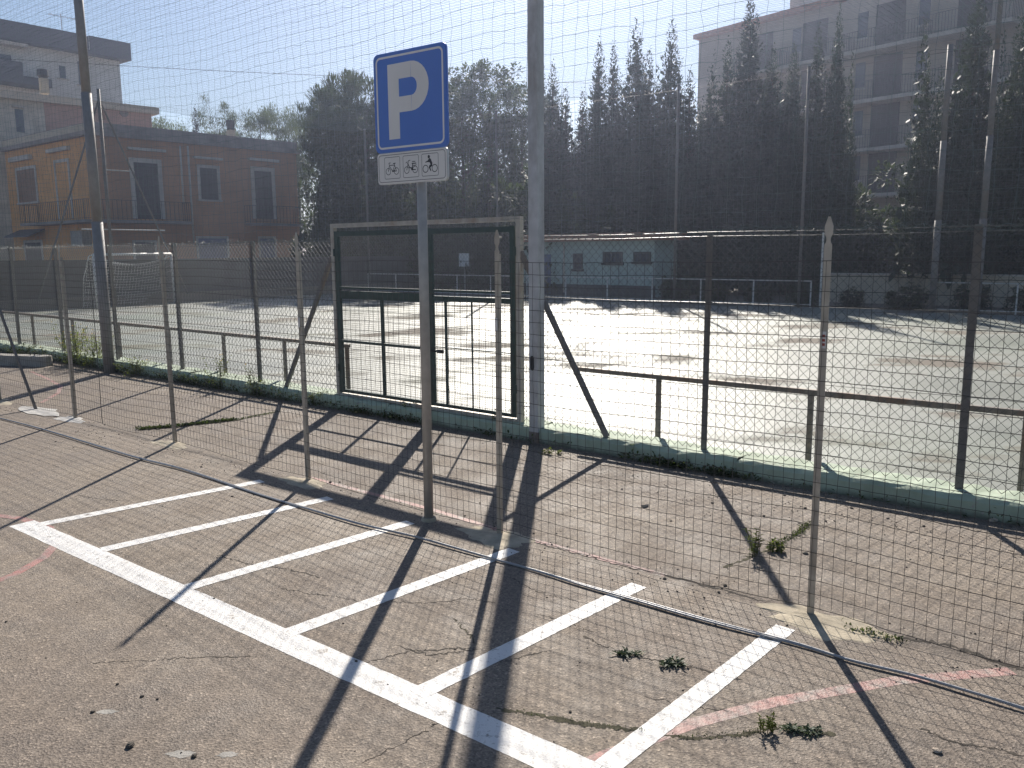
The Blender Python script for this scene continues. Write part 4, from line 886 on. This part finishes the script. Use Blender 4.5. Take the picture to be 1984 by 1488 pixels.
# low cream wall with cars behind
lw = thing('garden_wall', 'low cream wall behind the far rail fence before the apartment block', 'wall', W(-7, 27.5))
e = -9.2
while e < 2.0: MB().box(W(e+1.1, 27.5, .44), (2.19, .16, .88), D).build('wall_panel', MA['cream'], lw); MB().box(W(e+1.1, 27.5, .905), (2.195, .22, .05), D).build('coping', MA['stone_trim'], lw); e += 2.2
def car(P, rz, m, label):
    t = thing('parked_car', label, 'car', P, 'cars parked behind the far wall'); t.rotation_euler = (0, 0, 0)
    ax = np.array([math.cos(rz), math.sin(rz), 0]); ay = np.array([-ax[1], ax[0], 0]); P = np.array(P)
    side = [(-2.0, .28), (-2.05, .55), (-1.95, .80), (-1.55, .92), (-.95, 1.0), (-.35, 1.38), (.1, 1.46), (.75, 1.45), (1.45, 1.15), (1.95, .95), (2.02, .6), (1.98, .28)]
    MB().prism(side, ax, Z, P-ay*.82, 1.64, ay).build('body', MA[m], t, False, True)
    gl = [(-.82, 1.0), (-.30, 1.33), (.1, 1.40), (.72, 1.39), (1.3, 1.10)]
    for sgn in (-1, 1): MB().prism(gl, ax, Z, P+ay*(.822*sgn), .01*sgn, ay).build('side_window', MA['glass'], t, False, True)
    mb = MB(); mb.add([P+ax*-.93-ay*.7+Z*1.03, P+ax*-.93+ay*.7+Z*1.03, P+ax*-.36+ay*.66+Z*1.40, P+ax*-.36-ay*.66+Z*1.40], [(0, 1, 2, 3)]); mb.build('windscreen', MA['glass'], t)
    for x in (-1.25, 1.25):
        for sgn in (-1, 1):
            c = P+ax*x+ay*.74*sgn+Z*.31; w_ = MB().tube([c-ay*.1, c+ay*.1], .31, 18).build('wheel', MA['tyre'], t); MB().tube([c-ay*.105, c+ay*.105], .19, 14).build('rim', MA['chrome'], w_)
    for sgn in (-1, 1): MB().box(P+ax*-2.02+ay*.55*sgn+Z*.70, (.06, .32, .14), ax).build('headlight', MA['lamp_glass'], t)
car(W(-5.9, 30.3), math.atan2(D[1], D[0]), 'car_dark', 'dark hatchback parked behind the low cream wall'); car(W(.2, 29.9), math.atan2(D[1], D[0])+.05, 'car_blue', 'blue hatchback parked behind the low cream wall near the corner pole')
pb = on_n(899, 497, 26.6); mb = MB(); mb.box(pb+Z*1.35, (.55, .03, .55), D); bo = thing('notice_board', 'small pale board standing before the dark hedge behind the gate', 'board', pb); mb.build('panel', MA['sign_white'], bo); MB().box(pb+N*.03+Z*.75, (.05, .05, 1.5), D).build('post', MA['galv'], bo)

# ------------------------------------------------------------------ trees
def finish(mb, name, m):
    o = mb.build(name, MA[m]); d = o.data; bpy.data.objects.remove(o); return d
def conifer_mesh(seed, hgt=12., R=1.8, spires=5, n=9000, m='cypress', low=.6):
    g = np.random.default_rng(seed); mb = MB(); parts = [(0., 0., hgt, R, .62)]
    for i in range(spires):
        a = g.uniform(0, 6.283); q = g.uniform(.35, .85)*R; parts.append((q*math.cos(a), q*math.sin(a), hgt*g.uniform(.55, .93), R*g.uniform(.35, .6), .5/spires+.03))
    tot = sum(p[4] for p in parts)
    for (x, y, h, r, f) in parts:
        k = int(n*f/tot); t = 1-np.sqrt(g.uniform(0, 1, k))*.999; t = np.clip(t+g.normal(0, .01, k), 0, 1)
        lob = .72+.28*np.sin(t*37+seed)*np.sin(t*11+x*3); prof = r*np.minimum(1, ((1-t)/.75)**.9)*(.55+.45*np.minimum(t/.12, 1))*lob+.05
        a = g.uniform(0, 6.283, k); arm = .75+.35*np.sin(a*5+t*23+seed)*np.sin(a*3-t*31); rad = prof*arm*np.sqrt(g.uniform(.12, 1, k))
        z = low+(h-low)*t; b = np.stack([x+rad*np.cos(a), y+rad*np.sin(a), z], 1)
        el = g.uniform(-.15, 1.1, k)+.3*t; da = a+g.normal(0, .5, k); d = np.stack([np.cos(da)*np.cos(el), np.sin(da)*np.cos(el), np.sin(el)], 1)
        L = g.uniform(.12, .30, k)*(1-.35*t); leaves(mb, b, d, L, L*g.uniform(.35, .6, k), .1)
    for (x, y, h, r, f) in parts[:1+spires//2]:
        k = int(n*.12*f/tot)+40; t = 1-np.sqrt(g.uniform(0, 1, k)); a = g.uniform(0, 6.283, k); rad = r*.62*np.minimum(1, ((1-t)/.75)**.9)*np.sqrt(g.uniform(0, 1, k))
        b = np.stack([x+rad*np.cos(a), y+rad*np.sin(a), low+(h*.94-low)*t], 1); L = g.uniform(.45, .8, k)*(1-.55*t); leaves(mb, b, g.normal(0, 1, (k, 3)), L, L*.75, 0)
    return finish(mb, 'conifer_crown', m)
def dome_mesh(seed, R=(2.4, 2.4, 1.6), zc=8.0, clumps=70, n=9000, m='broad', leaf=.16, tuft=False, skirt=.0, crf=.33):
    g = np.random.default_rng(seed); mb = MB(); k = n//clumps
    for i in range(clumps):
        u = g.normal(0, 1, 3); u /= np.linalg.norm(u); q = g.uniform(.45, 1.0)**.5
        if u[2] < -.2 and not skirt: u[2] *= .4
        c = np.array([0, 0, zc])+u*np.array(R)*q*g.uniform(.82, 1.06); cr = g.uniform(.35, .75)*R[0]*crf
        a = g.uniform(0, 6.283, k); el = np.arcsin(g.uniform(-.5 if not tuft else -.1, 1, k)); d = np.stack([np.cos(a)*np.cos(el), np.sin(a)*np.cos(el), np.sin(el)], 1)
        b = c+d*cr*(g.uniform(.1, 1, (k, 1))**.5); L = g.uniform(.6, 1.4, k)*leaf
        dd = d+g.normal(0, .35, (k, 3)) if not tuft else d*np.array([.6, .6, 1])+np.array([0, 0, .5])
        leaves(mb, b, dd, L, L*(g.uniform(.4, .7, k) if not tuft else g.uniform(.14, .25, k)), .1)
    if skirt:
        kk = int(n*.5); a = g.uniform(0, 6.283, kk); z = g.uniform(skirt, zc, kk); rr = R[0]*g.uniform(.2, 1, kk)**.5*(.75+.25*np.sin(a*4+z*2)); b = np.stack([rr*np.cos(a), rr*np.sin(a), z], 1); d = g.normal(0, 1, (kk, 3)); L = g.uniform(.6, 1.4, kk)*leaf*1.2; leaves(mb, b, d, L, L*.5, .1)
    return finish(mb, 'leafy_crown', m)
def trunk_mesh(h, r, seed=0, limbs=6, spread=1.2, z0=.4):
    g = np.random.default_rng(seed); mb = MB(); zz = np.linspace(0, h, 7); p = np.stack([g.normal(0, .05, 7).cumsum()*.6, g.normal(0, .05, 7).cumsum()*.6, zz], 1); mb.tube(p, np.linspace(r, r*.28, 7), 9)
    for i in range(limbs):
        f = g.uniform(z0, .92); a = g.uniform(0, 6.283); b = np.array([np.interp(f*h, zz, p[:, 0]), np.interp(f*h, zz, p[:, 1]), f*h]); L = spread*g.uniform(.6, 1.1)*(1.15-f*.5); e = b+np.array([math.cos(a)*L, math.sin(a)*L, L*g.uniform(.35, .9)]); mid = (b+e)/2+np.array([0, 0, -.08*L]); mb.tube([b, mid, e], [r*.36, r*.25, r*.1], 6)
    return finish(mb, 'trunk', 'bark')
CON = [conifer_mesh(1, 12, 2.7, 6, 34000), conifer_mesh(2, 12, 2.2, 4, 26000), conifer_mesh(3, 12, 3.0, 8, 40000, 'cypress2'), conifer_mesh(4, 12, 3.5, 10, 44000, 'cypress', 1.2)]
DOM = dict(broad=dome_mesh(5, (2.5, 2.5, 2.6), 8.6, 80, 10000, 'broad', .17, skirt=2.5), pine=dome_mesh(6, (3.0, 3.0, 1.9), 8.6, 85, 15000, 'pine', .30, True, skirt=2.2), olive=dome_mesh(7, (1.9, 1.9, 2.3), 7.2, 70, 11000, 'olive', .16, True, skirt=2.0, crf=.6), loose=dome_mesh(8, (1.5, 1.5, 2.0), 8.4, 50, 6000, 'olive', .15, True, crf=.6), bush=dome_mesh(9, (1.5, 1.3, 1.1), 1.2, 40, 5000, 'hedge', .13, skirt=.05))
TRK = dict(con=trunk_mesh(10.5, .17, 1, 8, .9), dome=trunk_mesh(9.0, .22, 2, 9, 1.9, .45), thin=trunk_mesh(8.6, .11, 3, 9, 1.1, .4))
def tree(name, crown, trk, P, h, base_h, label, wide=1.0, rz=None, group=None):
    t = thing(name, label, 'tree', P, group); s = h/base_h; rz = random.uniform(0, 6.283) if rz is None else rz; t.rotation_euler = (0, 0, rz); t.scale = (s*wide, s*wide, s)
    share(TRK[trk], 'trunk', t); share(crown, 'crown', t); return t
def put(u, v, Y):
    P = at_depth(u, v, Y); return P*[1, 1, 0], P[2]
# conifers: (crown, top pixel, distance, width factor, label)
cons = [
 (1, 1162, 72, 44.0, .85, 'thin dark conifer spire just right of the low sun glare'), (1, 1190, 80, 45.0, .8, 'thin conifer spire between two taller spires'),
 (0, 1233, 38, 43.0, .9, 'tall pointed conifer, left of the two matching tall spires'), (1, 1258, 90, 44.5, .8, 'short conifer spire in the gap between the two tall spires'),
 (0, 1303, 38, 42.0, .85, 'tall pointed conifer, right of the two matching tall spires'), (1, 1338, 128, 41.0, .9, 'low conifer beside the end wall of the apartment block'),
 (1, 1072, 116, 46.0, .9, 'conifer with twin tips right of the tall square pole'), (1, 1050, 122, 48.0, .8, 'conifer spire half hidden by the tall square pole'), (1, 1095, 165, 45.0, 1.0, 'short conifer between the twin tips and the glare'), (1, 1130, 170, 45.5, 1.0, 'short conifer under the glare'),
 (2, 1456, -22, 37.0, .72, 'large grey-green conifer covering the end of the apartment block'), (1, 1412, 70, 38.5, .85, 'smaller conifer leaning on the large grey-green one'), (2, 1540, 78, 36.5, .62, 'bushy conifer between the large conifer and the balconies'), (0, 1628, 8, 35.0, .52, 'conifer standing just left of the balconies'), (1, 1588, 45, 36.0, .75, 'narrow conifer behind the one left of the balconies'), (1, 1500, 85, 37.5, .9, 'conifer filling the gap beside the large grey-green one'),
 (3, 1900, -40, 29.5, .66, 'biggest dark conifer with spreading boughs beside the corner pole'), (1, 1800, 95, 31.5, .5, 'open ragged conifer in front of the balconies'), (2, 2010, -30, 30.5, .9, 'dark conifer beyond the corner pole'), (2, 1375, 190, 38.0, 1.1, 'low dark conifer in front of the apartment end wall')]
for i, (c, u, v, Y, w, l) in enumerate(cons):
    P, h = put(u, v, Y*.86); tree('conifer', CON[c], 'con', P, h, 12.0, l, w*12.0/h*(h/11.5), group='conifers behind the far net')
for (kind, u, v, Y, bh, w, trk, nm, l) in [
 ('broad', 948, 108, 46.0, 11.3, 1.0, 'dome', 'broadleaf_tree', 'round-headed broadleaf tree right of the parking sign'), ('broad', 895, 140, 45.0, 11.3, .85, 'dome', 'broadleaf_tree', 'lower broadleaf tree touching the edge of the parking sign'), ('broad', 1010, 150, 48.0, 11.3, .8, 'dome', 'broadleaf_tree', 'broadleaf tree just left of the tall square pole'),
 ('broad', 800, 130, 41.0, 11.3, 1.05, 'dome', 'broadleaf_tree', 'broadleaf tree hidden behind the parking sign'), ('pine', 705, 145, 42.0, 10.6, .95, 'dome', 'stone_pine', 'stone pine with tufted dark crown left of the parking sign'), ('pine', 645, 190, 46.0, 10.6, .72, 'dome', 'stone_pine', 'lower stone pine at the end of the ochre house'),
 ('broad', 665, 300, 46.0, 11.3, .8, 'dome', 'broadleaf_tree', 'dark low tree between the ochre house and the stone pine'),
 ('olive', 535, 205, 60.0, 9.6, .95, 'thin', 'pale_tree', 'pale feathery tree behind the end of the ochre roof'), ('olive', 500, 215, 58.0, 9.6, .9, 'thin', 'pale_tree', 'pale bushy tree behind the ochre roof chimney'), ('loose', 418, 188, 62.0, 10.4, .85, 'thin', 'pale_tree', 'loose see-through tree over the middle of the ochre roof'), ('olive', 322, 232, 66.0, 9.6, 1.3, 'thin', 'pale_tree', 'low dark green treetop between the pink block and the loose tree'), ('olive', 570, 225, 62.0, 9.6, .9, 'thin', 'pale_tree', 'small treetop between the pale feathery tree and the stone pine')]:
    P, h = put(u, v, Y); tree(nm, DOM[kind], trk, P, h, bh, l, w*(bh/h)*(h/bh))
P, h = put(377, 203, 60.0); tree('conifer', CON[1], 'con', P, h, 12.0, 'small dark cypress tip over the ochre roof', .8)
for i, u in enumerate(range(690, 1040, 44)):
    P, h = put(u, 250+10*(i % 3), 50.0+1.5*(i % 2)); tree('conifer', CON[(0, 2)[i % 2]], 'con', P, h, 12.0, 'dark conifer of the back row behind the broadleaf trees', 1.35, group='back row of dark conifers')
# far hedge and bushes
hl = 'leafy bush in the dark hedge behind the far rail fence'
for i, s in enumerate(np.arange(-35, -19.3, 1.9)):
    t = thing('bush', hl, 'bush', W(s, 28.3+random.uniform(-.5, .9)), 'bushes of the far hedge'); sc = random.uniform(1.2, 1.75); t.scale = (sc, sc, sc*random.uniform(1.0, 1.35)); t.rotation_euler = (0, 0, random.uniform(0, 6)); share(DOM['bush'], 'crown', t)
for i, s in enumerate(np.arange(-13.6, 3, 1.5)):
    t = thing('bush', 'low straggling bush in the strip behind the far rail fence', 'bush', W(s, 25.4+random.uniform(-.25, .5)), 'low bushes in the far strip'); sc = random.uniform(.25, .42); t.scale = (sc*1.6, sc, sc); t.rotation_euler = (0, 0, random.uniform(0, 6)); share(DOM['bush'], 'crown', t)
for i, s in enumerate(np.arange(-14, 8, 2.4)):
    t = thing('bush', 'tall dark bush under the conifers behind the low cream wall', 'bush', W(s, 33.0+random.uniform(-.8, 1.5)), 'bushes under the conifers'); sc = random.uniform(1.3, 1.9); t.scale = (sc, sc, sc*1.1); t.rotation_euler = (0, 0, random.uniform(0, 6)); share(DOM['bush'], 'crown', t)

# ------------------------------------------------------------------ air: thin sunlit haze round the whole place
hm = bpy.data.materials.new('thin_haze'); hm.use_nodes = True; ht = hm.node_tree
for x in list(ht.nodes):
    if x.type == 'BSDF_PRINCIPLED': ht.nodes.remove(x)
pv = ht.nodes.new('ShaderNodeVolumePrincipled'); pv.inputs['Color'].default_value = (.66, .74, 1.0, 1); pv.inputs['Density'].default_value = HAZE; pv.inputs['Anisotropy'].default_value = .74
ht.links.new(pv.outputs[0], ht.nodes['Material Output'].inputs['Volume'])
mb = MB(); mb.box((0, 225, 12.5), (820, 770, 27)); hz_ = mb.build('haze', hm); tag(stuff(hz_), 'thin bluish haze in the backlit air over the whole court', 'haze')
